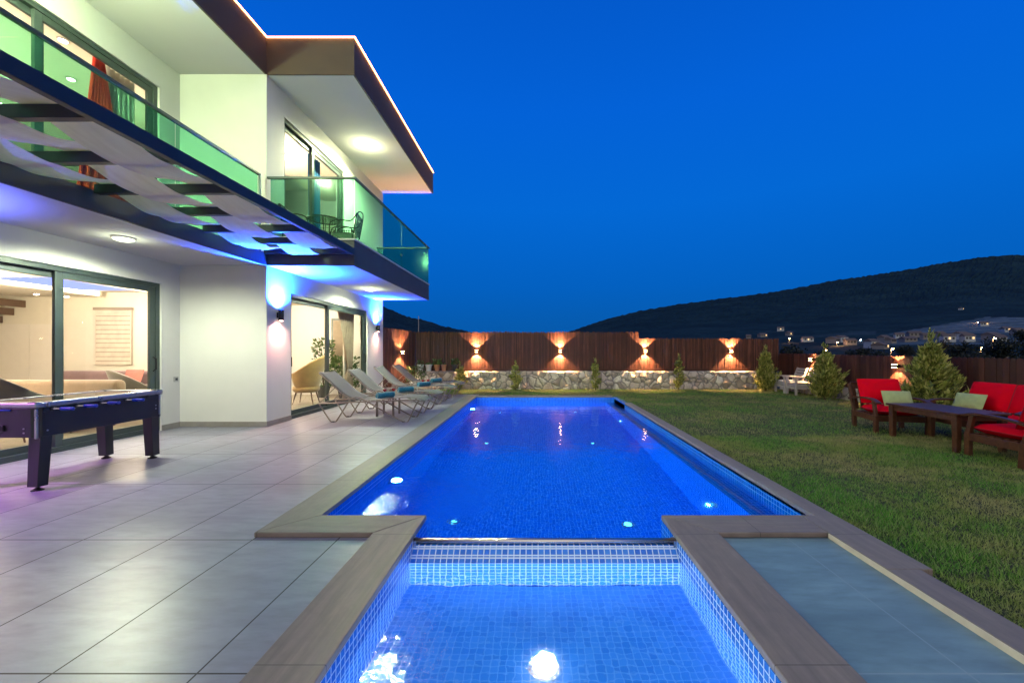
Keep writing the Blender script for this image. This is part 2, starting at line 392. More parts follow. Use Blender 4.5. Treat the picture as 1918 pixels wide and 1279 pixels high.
# coping: one long stone border, mitred pieces laid end to end
m = MB()
def cop(m, x0, x1, y0, y1, z0=.002, z1=CT): m.box(x0, x1, y0, y1, z0, z1)
m.prism([(-2.02, 2.92), (XL, YN), (XL, YF), (-2.02, YF + .29)], .002, CT)
m.prism([(XRo, 2.43), (XRo, 10.2), (XR, 10.2), (XR, YN + .001), (2.085, YN + .001), (2.085, 2.43)], -.03, CT)
m.box(2.085, 2.285, -3, 2.43, -.03, CT - .001)
m.prism([(JL - .30, 2.92), (JL - .30, -3), (JL, -3), (JL, YN)], .002, CT)
m.prism([(JR, YN), (JR, -3), (JR + .315, -3), (JR + .315, 2.92)], .002, CT)
struct('pool_coping', m, M['coping_y'], bevel=.006)
m = MB()
m.prism([(-2.02, 2.92), (JL - .30, 2.92), (JL, YN), (XL, YN)], .002, CT)
m.prism([(JR, YN), (JR + .315, 2.92), (2.083, 2.92), (2.083, YN)], .002, CT)
m.prism([(-2.02, YF + .29), (XL, YF), (XR - .04, YF), (XR - .04, YF + .29)], .002, CT)
struct('pool_coping_cross', m, M['coping_x'], bevel=.006)
# basin: thick tiled walls and floor
WZ = -.12; PD = -1.45
m = MB()
m.box(XL - .05, XL, 3.19, YF, -1.6, .001)                         # left wall
m.box(XR, XR + .12, 3.19, YF, -1.6, -.001)                          # right wall
m.box(XL - .05, XR + .12, YF, YF + .2, -1.6, .001)                # far wall
m.box(XL - .05, JL, YN - .04, YN, -1.6, .001)
m.box(JR, XR + .12, YN - .04, YN, -1.6, .001)
m.box(XL, XR, YN, YF, -1.6, PD)                                   # floor
m.box(1.96, XR, YN, YF, PD, -.24)                                  # shallow ledge on the lawn side
m.box(JL, JR, JY + .06, YN, -1.6, PD)
m.box(JL - .05, JL, 2.95, YN - .04, -1.6, .001); m.box(JR, JR + .05, 2.95, YN - .04, -1.6, .001)
for i, (r, z) in enumerate(((1.35, -1.15), (1.05, -.87), (.75, -.60), (.45, -.34))):      # quarter round steps in the near left corner
    a = [(XL, YN)] + [(XL + r * math.cos(t), YN + r * math.sin(t)) for t in np.linspace(0, math.pi / 2, 20)]
    m.prism(a, PD - .01 if i == 0 else (-1.15, -.87, -.60)[i - 1], z)
struct('pool_basin', m, M['mosaic'])
m = MB(); SD = -.42
m.box(JL - .05, JL, -1.2, 2.95, -.9, .001); m.box(JR, JR + .05, -1.2, 2.95, -.9, .001)
m.box(JL, JR, -1.25, -1.2, -.9, .001)
m.add([(JL, 2.80, -.115), (JR, 2.80, -.115), (JR, JY, -.03), (JL, JY, -.03), (JL, JY + .06, -.03), (JR, JY + .06, -.03), (JR, JY + .06, -1.45), (JL, JY + .06, -1.45), (JL, 2.80, -1.45), (JR, 2.80, -1.45)],
      [(0, 1, 2, 3), (3, 2, 5, 4), (4, 5, 6, 7), (8, 9, 1, 0)])
struct('spa_basin', m, M['mosaic_spa'])
m = MB(); m.box(JL, JR, -1.2, 2.79, -.9, SD); struct('spa_floor', m, M['spa_floor'])
m = MB(); m.box(2.079, 2.0845, -3, 2.91, .001, CT - .004); struct('lit_coping_edge', m, M['lip'])
# water
def water(name, st, sc, tint, centre=None, rough=0.0):
    k = N(name); v = k.coord(); a = k.noise(v, sc, 3, .5, .3); b = k.noise(v, sc * 4.5, 2, .5)
    h = k.math('ADD', a, k.math('MULTIPLY', b, .22))
    s = st
    if centre:
        d = k.n('VectorMath', operation='DISTANCE'); k.l(v, d.inputs[0]); d.inputs[1].default_value = centre
        s = k.math('ADD', st, k.rng(d.outputs['Value'], .25, 1.1, .55, 0))
        h = k.math('ADD', h, k.math('MULTIPLY', k.noise(v, 26, 2), k.rng(d.outputs['Value'], .3, 1.0, .35, 0)))
    bp = k.n('Bump'); k.l(h, bp.inputs['Height']); k.val(bp.inputs['Strength'], s); bp.inputs['Distance'].default_value = .02
    g = k.n('BsdfGlass'); g.inputs['IOR'].default_value = 1.333; g.inputs['Color'].default_value = c4(tint); g.inputs['Roughness'].default_value = rough
    k.l(bp.outputs[0], g.inputs['Normal']); k.l(g.outputs[0], k.out.inputs[0]); return k.m
WATER = water('water_surface', .34, 2.6, (.80, .96, 1), (-1.2, 4.1, WZ), .035)
m = MB(); m.add([(XL, YN, WZ), (XR, YN, WZ), (XR, YF, WZ), (XL, YF, WZ)], [(0, 1, 2, 3)]); m.add([(JL, JY + .06, WZ), (JR, JY + .06, WZ), (JR, YN, WZ), (JL, YN, WZ)], [(0, 1, 2, 3)])
struct('pool_water', m, WATER)
m = MB(); m.add([(JL, -1.2, WZ), (JR, -1.2, WZ), (JR, 2.80, WZ), (JL, 2.80, WZ)], [(0, 1, 2, 3)]); struct('spa_water', m, water('spa_water_surface', .8, 3.0, (.93, .99, 1), None, .11))
t = thing('overflow_bar', 'brushed steel bar across the lip between the spa and the pool', 'bar', (.05, JY + .02, 0))
m = MB(); m.tube([(JL - .02, JY + .02, -.012), (JR + .02, JY + .02, -.012)], .021, 16); m.build('tube', M['steel'], t, smooth=True, world=True)
for x in (JL, JR): m = MB(); m.box(x - .012 if x < 0 else x - .022, x + .022 if x < 0 else x + .012, JY - .015, JY + .055, -.04, .0); m.build('bracket', M['steel'], t, world=True)

# underwater lamps -------------------------------------------------
LAMP_W = emit('underwater_lamp', (.55, .85, 1), 14); LAMP_SPOT = emit('floor_spot', (.10, .62, 1), 4.5); LAMP_DIM = emit('dim_lamp', (.05, .45, 1), .8); SPA_LAMP = emit('spa_lamp', (.80, .90, 1), 12)
def lamp(name, kind, loc, energy, color, parent=None, radius=.05, rot=None, **kw):
    L = bpy.data.lights.new(name, kind); L.energy = energy; L.color = color
    if kind in ('POINT', 'SPOT'): L.shadow_soft_size = radius
    for a, b in kw.items(): setattr(L, a, b)
    o = bpy.data.objects.new(name, L); C.objects.link(o)
    if parent is not None:
        w = wloc(parent); loc = tuple(Vector(loc) - w); o.parent = parent
    o.location = loc
    if rot is not None: o.rotation_euler = rot
    return o
def refr(px, py, zf):
    """where a photo pixel's ray, bent at the water, meets depth zf"""
    s = P(px, py, WZ); d = (s - Vector((0, 0, H))).normalized(); n = Vector((0, 0, 1)); e = 1 / 1.333
    c = -n.dot(d); d2 = e * d + (e * c - math.sqrt(1 - e * e * (1 - c * c))) * n
    return s + d2 * ((zf - s.z) / d2.z)
PB = (.12, .60, 1)
def wall_lamp_uw(loc, nrm, label, E, power_at=.06, col=PB, mt=None, r=.075, aim=None):
    t = thing('underwater_lamp', label, 'pool lamp', loc, group=None)
    q = Vector(nrm).to_track_quat('Z', 'Y').to_matrix().to_4x4()
    MB().lathe([(r + .02, 0), (r + .02, .012), (r, .018)], n=24, m=q).build('ring', M['steel'], t, smooth=False)
    MB().lathe([(r * .8, .012), (r * .7, .022), (r * .4, .028), (0, .03)], n=24, m=q).build('lens', mt or LAMP_W, t, smooth=True)
    lamp('lamp_light', 'SPOT', Vector(loc) + Vector(nrm) * power_at, E, col, t, .05 if mt is not LAMP_DIM else .004, (Vector(aim) if aim else Vector(nrm)).to_track_quat('-Z', 'Y').to_euler(), spot_size=R(168 if not aim else 120), spot_blend=.5)
    return t
POOLW = 2500
wall_lamp_uw((XL, 4.78, -.30), (1, 0, 0), 'bright round pool lamp on the deck side wall near the front corner', POOLW)
wall_lamp_uw((XL, 10.45, -.36), (1, 0, 0), 'bright round pool lamp on the deck side wall near the far corner', POOLW * 1.8)
wall_lamp_uw((-1.28, YN, -.62), (0, 1, 0), 'added unseen pool lamp on the near wall under the left stone border', POOLW * 1.3)  # hidden lamps added on the near wall to light the whole pool
wall_lamp_uw((1.55, YN, -.62), (0, 1, 0), 'added unseen pool lamp on the near wall under the right stone border', POOLW * 1.3)
wall_lamp_uw((1.96, 4.5, -.80), (-1, 0, 0), 'dim round lamp under water on the lawn side step wall, nearer the spa', POOLW * .3, mt=LAMP_DIM, r=.04)
wall_lamp_uw((1.96, 9.2, -.80), (-1, 0, 0), 'dim round lamp under water on the lawn side step wall, nearer the far end', POOLW * 1.5, mt=LAMP_DIM, r=.03)
for i, (px, py, lb) in enumerate(((937, 773, 'small cyan floor light in the far left of the pool'), (1077, 772, 'small cyan floor light in the far right of the pool'),
        (911, 830, 'small cyan floor light halfway along the left of the pool'), (1110, 830, 'small cyan floor light halfway along the right of the pool'),
        (850, 978, 'cyan glowing floor light just beyond the spa, on the left'), (1176, 982, 'cyan glowing floor light just beyond the spa, on the right'))):
    p = refr(px, py, PD); rr = .06 if py > 900 else .045
    t = thing('floor_light', lb, 'pool light', p, group='round lights in the pool floor')
    MB().lathe([(rr + .015, 0), (rr + .015, .008), (rr, .012)], n=20).build('ring', M['steel'], t)
    MB().lathe([(rr, .009), (0, .02)], n=20).build('lens', LAMP_SPOT, t)
p = refr(1020, 1253, SD)
wall_lamp_uw(p, (0, 0, 1), 'glaring white round lamp in the floor of the spa', 130, .06, (.72, .86, 1), SPA_LAMP, .06)
wall_lamp_uw((JL, -.2, -.27), (1, 0, 0), 'added unseen white lamp in the deck side wall of the spa, below the frame', 11000, .06, (.85, .94, 1), SPA_LAMP, .06, (.6, 1.9, .03))  # side wall lamps added out of view to brighten the spa's far wall
wall_lamp_uw((JR, -.2, -.27), (-1, 0, 0), 'added unseen white lamp in the lawn side wall of the spa, below the frame', 11000, .06, (.85, .94, 1), SPA_LAMP, .06, (-.6, 1.9, .03))
lamp('lamp_light', 'POINT', p + Vector((0, 0, .05)), 80, (.72, .88, 1), None, .05)

# ================================================================== THE HOUSE
HX, HR, HY, HE = -4.74, -6.26, 7.17, 12.6      # wing face, recessed face, wing front, far end
Z1, Z2, ZS, ZR = 2.83, 3.05, 6.18, 6.81
house = thing('villa', 'white two storey modern villa with brown flat roof edge and big sliding windows', 'house', (HR, HY, 0))
def hp(name, m, mat, parent=None, **k): return m.build(name, mat, parent or house, world=True, **k)
m = MB()
# recessed wall
m.box(HR - .2, HR, .6, 3.3, 0, Z1); m.box(HR - .2, HR, 3.3, 6.82, 2.45, Z1); m.box(HR - .2, HR, 6.82, HY, 0, Z1)
m.box(HR - .2, HR, .6, 2.6, Z2, ZS); m.box(HR - .2, HR, 2.6, 6.78, 5.70, ZS); m.box(HR - .2, HR, 6.78, HY, Z2, ZS)
# wing front wall
m.box(HR - .2, HX, HY, HY + .2, 0, Z1); m.box(HR - .2, HX, HY, HY + .2, Z2, ZS)
# wing side wall
m.box(HX - .2, HX, HY + .2, 7.88, 0, Z1); m.box(HX - .2, HX, 11.44, HE, 0, Z1); m.box(HX - .2, HX, 7.88, 11.44, 2.44, Z1)
m.box(HX - .2, HX, HY + .2, 7.68, Z2, ZS); m.box(HX - .2, HX, 10.07, HE, Z2, ZS); m.box(HX - .2, HX, 7.68, 10.07, 5.72, ZS); m.box(HX - .2, HX, 7.68, 10.07, Z2, 3.14)
m.box(-14.5, HX - .2, HE - .2, HE, 0, Z1); m.box(-14.5, HX - .2, HE - .2, HE, Z2, ZS)
hp('wall', m, M['plaster'])
SK = plain('skirting_tile', (.27, .25, .23), .5)
for q in ((HR, HR + .015, 6.82, HY), (HR + .015, HX + .015, HY - .015, HY), (HX, HX + .015, HY, 7.88), (HX, HX + .015, 11.44, HE)): m = MB(); m.box(*q, .001, .09); hp('skirting', m, SK)
# floor slab over the ground floor: white underside, dark edge
m = MB(); m.box(-14.5, HX - .03, .6, HY, Z1, Z2 - .002); m.box(-14.5, HX - .0, HY, HE, Z1, Z2 - .002); m.box(HX, -3.23, HY + .03, 12.1, Z1, 3.118); hp('floor_slab', m, M['soffit'])
m = MB(); m.box(HX - .03, HX, .6, HY, Z1 - .002, Z2); m.box(HX, -3.2, HY, HY + .03, Z1 - .002, 3.27); m.box(-3.23, -3.2, HY + .03, 12.13, Z1 - .002, 3.27); m.box(HX, -3.23, 12.1, 12.13, Z1 - .002, 3.27)
hp('slab_edge', m, M['band'])
m = MB(); m.box(HX, -3.23, HY + .03, 12.1, 3.12, 3.14); hp('balcony_tiles', m, plain('balcony_tile', (.62, .60, .56), .5))
m = MB(); m.box(HX, -3.18, HY - .02, HY + .06, 3.272, 3.30); m.box(-3.25, -3.18, HY + .06, 12.15, 3.272, 3.30); m.box(HX, -3.25, 12.08, 12.15, 3.272, 3.30); hp('balcony_capping', m, plain('capping', (.5, .5, .47), .5))
# roof slab
m = MB(); m.box(-14.5, HX - .03, .6, HY, ZS, ZR - .01); m.box(-14.5, -3.23, HY + .03, HE, ZS, ZR - .01); roof = hp('roof', m, M['soffit'])
m = MB(); m.box(HX - .03, HX, .6, HY + .0, ZS - .002, ZR); m.box(HX, -3.2, HY, HY + .03, ZS - .002, ZR); m.box(-3.23, -3.2, HY + .03, HE + .03, ZS - .002, ZR); m.box(-14.5, -3.23, HE, HE + .03, ZS - .002, ZR)
fas = hp('fascia', m, M['fascia'], roof)
m = MB(); e = .018
m.box(HX + .004, HX + .004 + e, .6, HY - .004 - e, ZR + .004, ZR + .02); m.box(HX + .004, -3.196 + e, HY - .004 - e, HY - .004, ZR + .004, ZR + .02); m.box(-3.196, -3.196 + e, HY - .004, HE + .03, ZR + .004, ZR + .02)
hp('led_strip', m, emit('led_rope', (1, .36, .08), 15), roof)
# sliding doors -------------------------------------------------------------
def sliding(name, xf, y0, y1, z0, z1, ym, label=None, w=.07, mat='frame', handle=True):
    """door set in a wall whose outer face is x = xf; ym = positions of the meeting stiles"""
    x1 = xf - .03; x0 = xf - .15
    m = MB(); m.box(x0, x1, y0, y0 + w, z0, z1); m.box(x0, x1, y1 - w, y1, z0, z1); m.box(x0, x1, y0 + w, y1 - w, z1 - w, z1); m.box(x0, x1, y0 + w, y1 - w, z0, z0 + w)
    d = hp(name, m, M[mat], bevel=.004)
    if label: d['label'] = label
    ed = [y0 + w] + list(ym) + [y1 - w]
    for i in range(len(ed) - 1):
        a, b = ed[i] - (.07 if i else 0), ed[i + 1] + (.07 if i < len(ed) - 2 else 0)
        xa = x0 + .008 + (.05 if i % 2 else 0); xb = xa + .045; s = .085
        m = MB(); m.box(xa, xb, a, a + s, z0 + w, z1 - w); m.box(xa, xb, b - s, b, z0 + w, z1 - w); m.box(xa, xb, a + s, b - s, z1 - w - s, z1 - w); m.box(xa, xb, a + s, b - s, z0 + w, z0 + w + s)
        hp('sash', m, M[mat], d, bevel=.003)
        m = MB(); m.add([(xa + .022, a + s, z0 + w + s), (xa + .022, b - s, z0 + w + s), (xa + .022, b - s, z1 - w - s), (xa + .022, a + s, z1 - w - s)], [(0, 1, 2, 3)])
        hp('pane', m, M['pane'], d)
        if handle:
            m = MB(); yy = (b - .03) if i == len(ed) - 2 else (a + .03)
            m.tube([(xb, yy, z0 + 1.0), (xb + .05, yy, z0 + 1.03), (xb + .05, yy, z0 + 1.2), (xb, yy, z0 + 1.23)], .011, 8); hp('handle', m, M['blackmetal'], d, smooth=True)
    return d
sliding('sliding_door', HR, 3.3, 6.82, .0, 2.45, [5.42], 'tall ground floor sliding door behind the football table')
sliding('sliding_door', HX, 7.88, 11.44, .0, 2.44, [9.42], 'tall ground floor sliding door behind the loungers')
sliding('sliding_door', HR, 2.6, 6.78, Z2, 5.70, [5.2], 'upper sliding door behind the long balcony glass', handle=False)
sliding('sliding_door', HX, 7.68, 10.07, 3.141, 5.72, [8.78], 'upper sliding door to the corner balcony', handle=False)
# balustrades ---------------------------------------------------------------
BT = 4.37
m = MB(); m.box(HX - .07, HX - .02, .8, 7.05, BT - .02, BT + .02); b1 = hp('balustrade', m, M['rail'], bevel=.004)
for y0, y1 in ((.8, 3.2), (3.22, 5.4), (5.42, 7.0)):
    m = MB(); m.box(HX - .052, HX - .04, y0, y1, Z2 + .0, BT - .02); hp('glass_panel', m, M['rail_glass'], b1)
m = MB(); m.box(HX - .045, HX - .02, 7.02, 7.06, Z2, BT + .01); hp('end_bracket', m, M['silver'], b1)
m = MB(); m.box(HX, -3.18, HY - .0, HY + .045, BT - .018, BT + .018); m.box(-3.225, -3.18, HY + .045, 12.15, BT - .018, BT + .018); b2 = hp('balustrade', m, M['rail'], bevel=.004)
m = MB(); m.box(HX + .06, -3.215, HY + .015, HY + .03, 3.301, BT - .018); hp('glass_panel', m, M['rail_glass'], b2)
for y0, y1 in ((HY + .04, 9.67), (9.69, 12.09)):
    m = MB(); m.box(-3.21, -3.195, y0, y1, 3.301, BT - .018); hp('glass_panel', m, M['rail_glass'], b2)
m = MB(); m.box(-3.222, -3.187, 9.645, 9.715, 3.57, 3.61); hp('clamp', m, M['rail'], b2)
m = MB(); m.box(HX, -3.225, 12.10, 12.145, BT - .018, BT + .018); hp('end_rail', m, M['rail'], b2)
m = MB(); m.box(HX + .02, -3.225, 12.115, 12.13, 3.301, BT - .018); hp('glass_panel', m, M['rail_glass'], b2)
# indoor shell: walls and ceilings, part of the house
m = MB()
m.box(-14.5, -14.3, 1.0, 12.4, 0.0, Z1); m.box(-14.3, -8.6, 9.6, 9.75, 0.0, Z1)      # ground floor back walls
m.box(-14.3, HR - .2, .6, .8, 0, Z1)
m.box(-14.5, -14.3, 1.0, 12.4, Z2, 5.9); m.box(-14.3, HR - .2, 9.9, 10.05, Z2, 5.9); m.box(-14.3, HR - .2, .6, .8, Z2, 5.9)
m.box(-9.2, -9.05, 10.05, 12.4, Z2, 5.9)
hp('indoor_wall', m, M['wallin'])
m = MB(); m.box(-14.3, HR - .2, .8, HE - .2, 2.70, Z1 - .001); m.box(HR - .2, HX - .2, HY + .2, HE - .2, 2.70, Z1 - .001)
m.box(-14.3, HR - .2, .8, 9.9, 5.86, ZS - .001); m.box(HR - .2, HX - .2, HY + .2, HE - .2, 5.86, ZS - .001)
m.box(-12, -7.2, 2.0, 3.2, 2.58, 2.70); m.box(-12, -10.1, 3.2, 9.5, 2.58, 2.699); m.box(-8.3, -7.2, 3.2, 9.5, 2.58, 2.699)
m.box(-12, -8.6, 2.0, 8.9, 5.72, 5.858); m.box(-8.6, -7.0, 8.3, 8.9, 5.72, 5.858)
hp('indoor_ceiling', m, M['wallin'])
m = MB(); m.box(-10.1, -10.06, 3.3, 9.4, 2.60, 2.68); m.box(-8.34, -8.3, 3.3, 9.4, 2.6, 2.68); hp('cove_light', m, emit('cove_led', (1, .80, .55), 7))
m = MB(); m.box(-8.6, -8.57, 3.3, 8.3, 5.76, 5.80); hp('cove_light', m, emit('cove_led_upper', (1, .82, .6), 4))
m = MB(); m.box(-10.0, -8.5, 7.6, 9.0, 2.66, 2.69); hp('blue_ceiling_panel', m, emit('blue_led', (.25, .3, 1), 2.2))
# stairs, cupboards in the ground floor room (fixed joinery)
m = MB()
for i in range(8):
    x = -12.0 - i * .27; m.box(x - .27, x + .02, 8.7, 9.58, 2.46 - i * .18, 2.50 - i * .18); m.box(x - .02, x + .02, 8.7, 9.58, 2.34 - i * .18, 2.46 - i * .18)
m.tube([(-11.9, 8.75, 2.6), (-14.2, 8.75, 1.2)], .03, 8); hp('staircase', m, M['walnut'])
m = MB(); x = -13.9
for w in (.7, .7, .7, .7): m.box(x + .004, x + w - .004, 9.5, 9.59, .06, 1.95); x += w
hp('cupboard_doors', m, M['cabinet'])

# ceiling lights ------------------------------------------------------------
def dome(name, label, loc, st, col, r=.11, group=None, light=0, hgt=.035, gap=.25, glow=0):
    t = thing(name, label, 'ceiling light', loc, group=group)
    MB().lathe([(r + .015, 0), (r + .015, -.012), (r, -.018)], n=28).build('ring', M['whitewood'], t)
    MB().lathe([(r, -.012), (r * .93, -hgt * .7), (r * .6, -hgt), (0, -hgt - .004)], n=28).build('diffuser', emit('lamp_' + label[:12], col, st), t, smooth=True)
    if light: lamp('lamp_light', 'SPOT', Vector(loc) - Vector((0, 0, hgt + .02)), light, col, t, r * .8, (0, 0, 0), spot_size=R(172), spot_blend=.6)
    if glow: lamp('lamp_glow', 'POINT', Vector(loc) - Vector((0, 0, gap)), glow, col, t, r)  # unseen point light added below the lamp to brighten the ceiling
    return t
GW = (.93, 1, .60)
dome('ceiling_light', 'round glowing ceiling light over the football table', (-5.46, 5.40, Z1), 3, (.92, 1, .70), light=430, hgt=.05, glow=5, gap=.16)
dome('ceiling_light', 'round glowing ceiling light under the corner balcony, above the loungers', (-4.04, 9.91, Z1), 8, (.92, 1, .64), light=480, hgt=.05, glow=9, gap=.16)
dome('ceiling_light', 'round glaring light under the roof over the corner balcony', (-4.0, 9.64, ZS), 120, (.95, 1, .55), light=1250, hgt=.06, glow=18, gap=.24)
dome('ceiling_light', 'round roof light over the long balcony, out past the upper left corner', (-5.45, 3.9, ZS), 120, (.78, 1, .52), light=520, hgt=.06, glow=420, gap=.5)
for i, (x, y, lb) in enumerate(((-6.9, 5.95, 'small spot in the upper room ceiling nearest the long balcony'), (-7.75, 6.8, 'small spot deeper in the upper room ceiling'), (-9.5, 7.2, 'small spot far back in the upper room ceiling'))):
    dome('ceiling_spot', lb, (x, y, 5.86 if x > -8.6 else 5.72), 30, (1, .85, .6), .05)
for x, y, lb in ((-10.6, 6.9, 'small spot in the ground floor room near the stairs'), (-10.9, 8.9, 'small spot in the ground floor room above the cupboards'), (-10.7, 9.3, 'small spot in the ground floor room above the blind')):
    dome('ceiling_spot', lb, (x, y, 2.58), 30, (1, .85, .6), .04)
dome('ceiling_light', 'round bright light on the upper right room ceiling', (-5.9, 9.5, 5.86), 20, (1, .86, .55), .16)
WARM = (1, .80, .56)
ROOMS = [((-9.5, 6.2, 2.1), 340), ((-8.0, 8.4, 2.2), 140), ((-6.5, 10.3, 2.2), 230), ((-8.6, 5.0, 5.0), 280), ((-6.2, 9.0, 5.2), 260)]
for p, e in ROOMS: lamp('room_light', 'POINT', p, e * 1.35, WARM, house, .25)

# wall lamps on the plaster -------------------------------------------------
def updown(label, loc, nrm, up, down, eu, ed, body='blackmetal', ang=70, group=None, r=.045, hh=.10, off=.075, box=False, blend=.35, name='wall_lamp'):
    t = thing(name, label, 'wall lamp', loc, group=group); n = Vector(nrm); s = Vector((-n.y, n.x, 0))
    c = n * off
    if box:
        q = Matrix((( s.x, n.x, 0, 0), (s.y, n.y, 0, 0), (0, 0, 1, 0), (0, 0, 0, 1)))
        MB().box(-.06, .06, .0, .135, -.035, .035, q).build('housing', M[body], t, bevel=.004)
        MB().box(-.045, .045, .07, .125, .030, .038, q).build('upper_lens', emit('glow_u', up, 170), t)
        MB().box(-.045, .045, .07, .125, -.038, -.030, q).build('lower_lens', emit('glow_d', down, 170), t)
        c = n * .10; z = .045
    else:
        MB().lathe([(r, -hh), (r, hh)], c, 20).box(c.x - .02 - n.x * .05, c.x + .02 - n.x * .03, c.y - .02 - n.y * .05, c.y + .02 - n.y * .03, -.05, .05).build('housing', M[body], t)
        MB().lathe([(r * .8, hh + .001), (r * .5, hh + .006), (0, hh + .008)], c, 20).build('upper_lens', emit('glow_u', up, 40), t)
        MB().lathe([(r * .8, -hh - .001), (r * .5, -hh - .006), (0, -hh - .008)], c, 20).build('lower_lens', emit('glow_d', down, 30), t)
        z = hh + .012
    for sgn, col, e in ((1, up, eu), (-1, down, ed)):
        o = lamp('lamp_light', 'SPOT', tuple(Vector(loc) + c + Vector((0, 0, z * sgn))), e, col, t, .02, (R(180) if sgn > 0 else 0, 0, 0), spot_size=R(ang), spot_blend=blend)
    return t
BLUE = (.008, .07, 1); PINK = (1, .45, .36)
updown('black wall lamp glowing blue upward beside the near ground floor corner', (HX, 7.46, 1.98), (1, 0, 0), BLUE, PINK, 6500, 130, ang=150, blend=1)
updown('black wall lamp glowing blue upward at the far end of the house wall', (HX, 12.05, 1.99), (1, 0, 0), BLUE, PINK, 4200, 90, ang=150, blend=1)
updown('black wall lamp left of the football table, out of the frame', (HR, 3.05, 1.98), (1, 0, 0), (.10, .14, 1), (.85, .25, 1), 5500, 520, ang=140, blend=.8)

# pergola -------------------------------------------------------------------
pg = thing('pergola', 'dark steel pergola woven with sagging cream canvas under the balcony', 'pergola', (-3.2, 2.4, 3.0))
PX = [2.28 + .7 * i for i in range(7)]
PX = [2.28, 2.98, 3.68, 4.40, 5.10, 5.82, 6.46, 7.12]
m = MB(); m.box(-3.25, -3.19, 2.24, HY - .002, 3.01, 3.13); m.build('outer_beam', M['navy'], pg, world=True, bevel=.004)
for i, y in enumerate(PX):
    m = MB(); m.box(HX + .002, -3.25, y - .03, y + .03, 3.02, 3.12); m.build('crossbeam', M['walnut'] if i == 0 else M['navy'], pg, world=True, bevel=.003)
ys = np.linspace(2.0, 7.15, 150)
for si, (xa, xb) in enumerate(((-4.72, -4.27), (-4.27, -3.77), (-3.77, -3.27))):
    ph = si % 2
    rows = []
    for y in ys:
        # interpolate: canvas passes over (z 3.13) or under (z 3.0) alternate crossbeams and sags between
        i = max(0, min(len(PX) - 2, int(np.searchsorted(PX, y)) - 1)); tt = (y - PX[i]) / (PX[i + 1] - PX[i]); tt = min(1, max(0, tt))
        za, zb = [(3.135 if (j + ph) % 2 == 1 else 3.005) for j in (i, i + 1)]
        w = (1 - math.cos(math.pi * tt)) / 2; z = za * (1 - w) + zb * w
        row = []
        for j in range(11):
            u = j / 10; sag = .032 * math.sin(math.pi * tt) * (1 - .2 * math.cos(2 * math.pi * u)) * (1.5 if si == 0 else 1) + .003 * math.sin(y * 17 + u * 9 + si)
            row.append((xa + .012 + (xb - xa - .024) * u, y, z - sag))
        rows.append(row)
    m = MB(); m.grid(rows); m.build('canvas_strip', M['fabric'], pg, world=True, smooth=True)
# folded canvas end hanging near the photographer
m = MB(); m.grid([[(-4.7 + .44 * u, 2.9 + .1 * math.sin(w * 6), 3.0 - .16 * w) for u in np.linspace(0, 1, 6)] for w in np.linspace(0, 1, 8)]); m.build('hanging_flap', M['walnut'], pg, world=True, smooth=True, solid=.006)
t = thing('wall_socket', 'small grey outdoor socket on the recessed pier', 'socket', (HR, 7.08, .84))
MB().box(0, .018, -.04, .04, -.045, .045).build('plate', M['socket'], t, bevel=.004); MB().box(.018, .024, -.02, .02, -.02, .02).build('insert', M['black'], t)
# ================================================================== GARDEN WALLS AND FENCES
FW = 14.4                                                    # face of the rear stone wall
def wall(name, label, m, **k): return tag(m.build(name, M['stone'], bevel=.02), label, 'wall', **k)
m = MB(); rows = []
xs = np.linspace(-4.3, 8.40, 160)
def jit(x, a=.02): return a * (math.sin(x * 7.3) + math.sin(x * 17.1 + 1) + math.sin(x * 3.1))
prof = [(0, -.3), (0, .05), (.01, .2), (.015, .4), (.03, .56), (.08, .60), (.5, .60), (.5, -.3)]
for x in xs: rows.append([(x, FW + d + (jit(x + z * 5) if d < .05 else 0), z + (jit(x * 1.7, .006) if z > .5 else 0)) for d, z in prof])
m.grid([r[::-1] for r in rows]); m.add(rows[0], [tuple(range(8))]); m.add(rows[-1], [tuple(range(8))[::-1]])
tag(m.build('stone_wall', M['stone']), 'low rubble stone wall behind the pool, below the tall fence', 'wall')
m = MB(); rows = []
for y in np.linspace(1.0, FW - .002, 120): rows.append([(8.55 + d + (jit(y + z * 5) if d < .05 else 0), y, z) for d, z in [(0, -.3), (0, .1), (.01, .24), (.06, .30), (.42, .30), (.42, -.3)]])
m.grid(rows); m.add(rows[0], [tuple(range(6))[::-1]]); m.add(rows[-1], [tuple(range(6))])
tag(m.build('stone_wall', M['stone']), 'lower stone kerb wall along the right side of the lawn', 'wall')

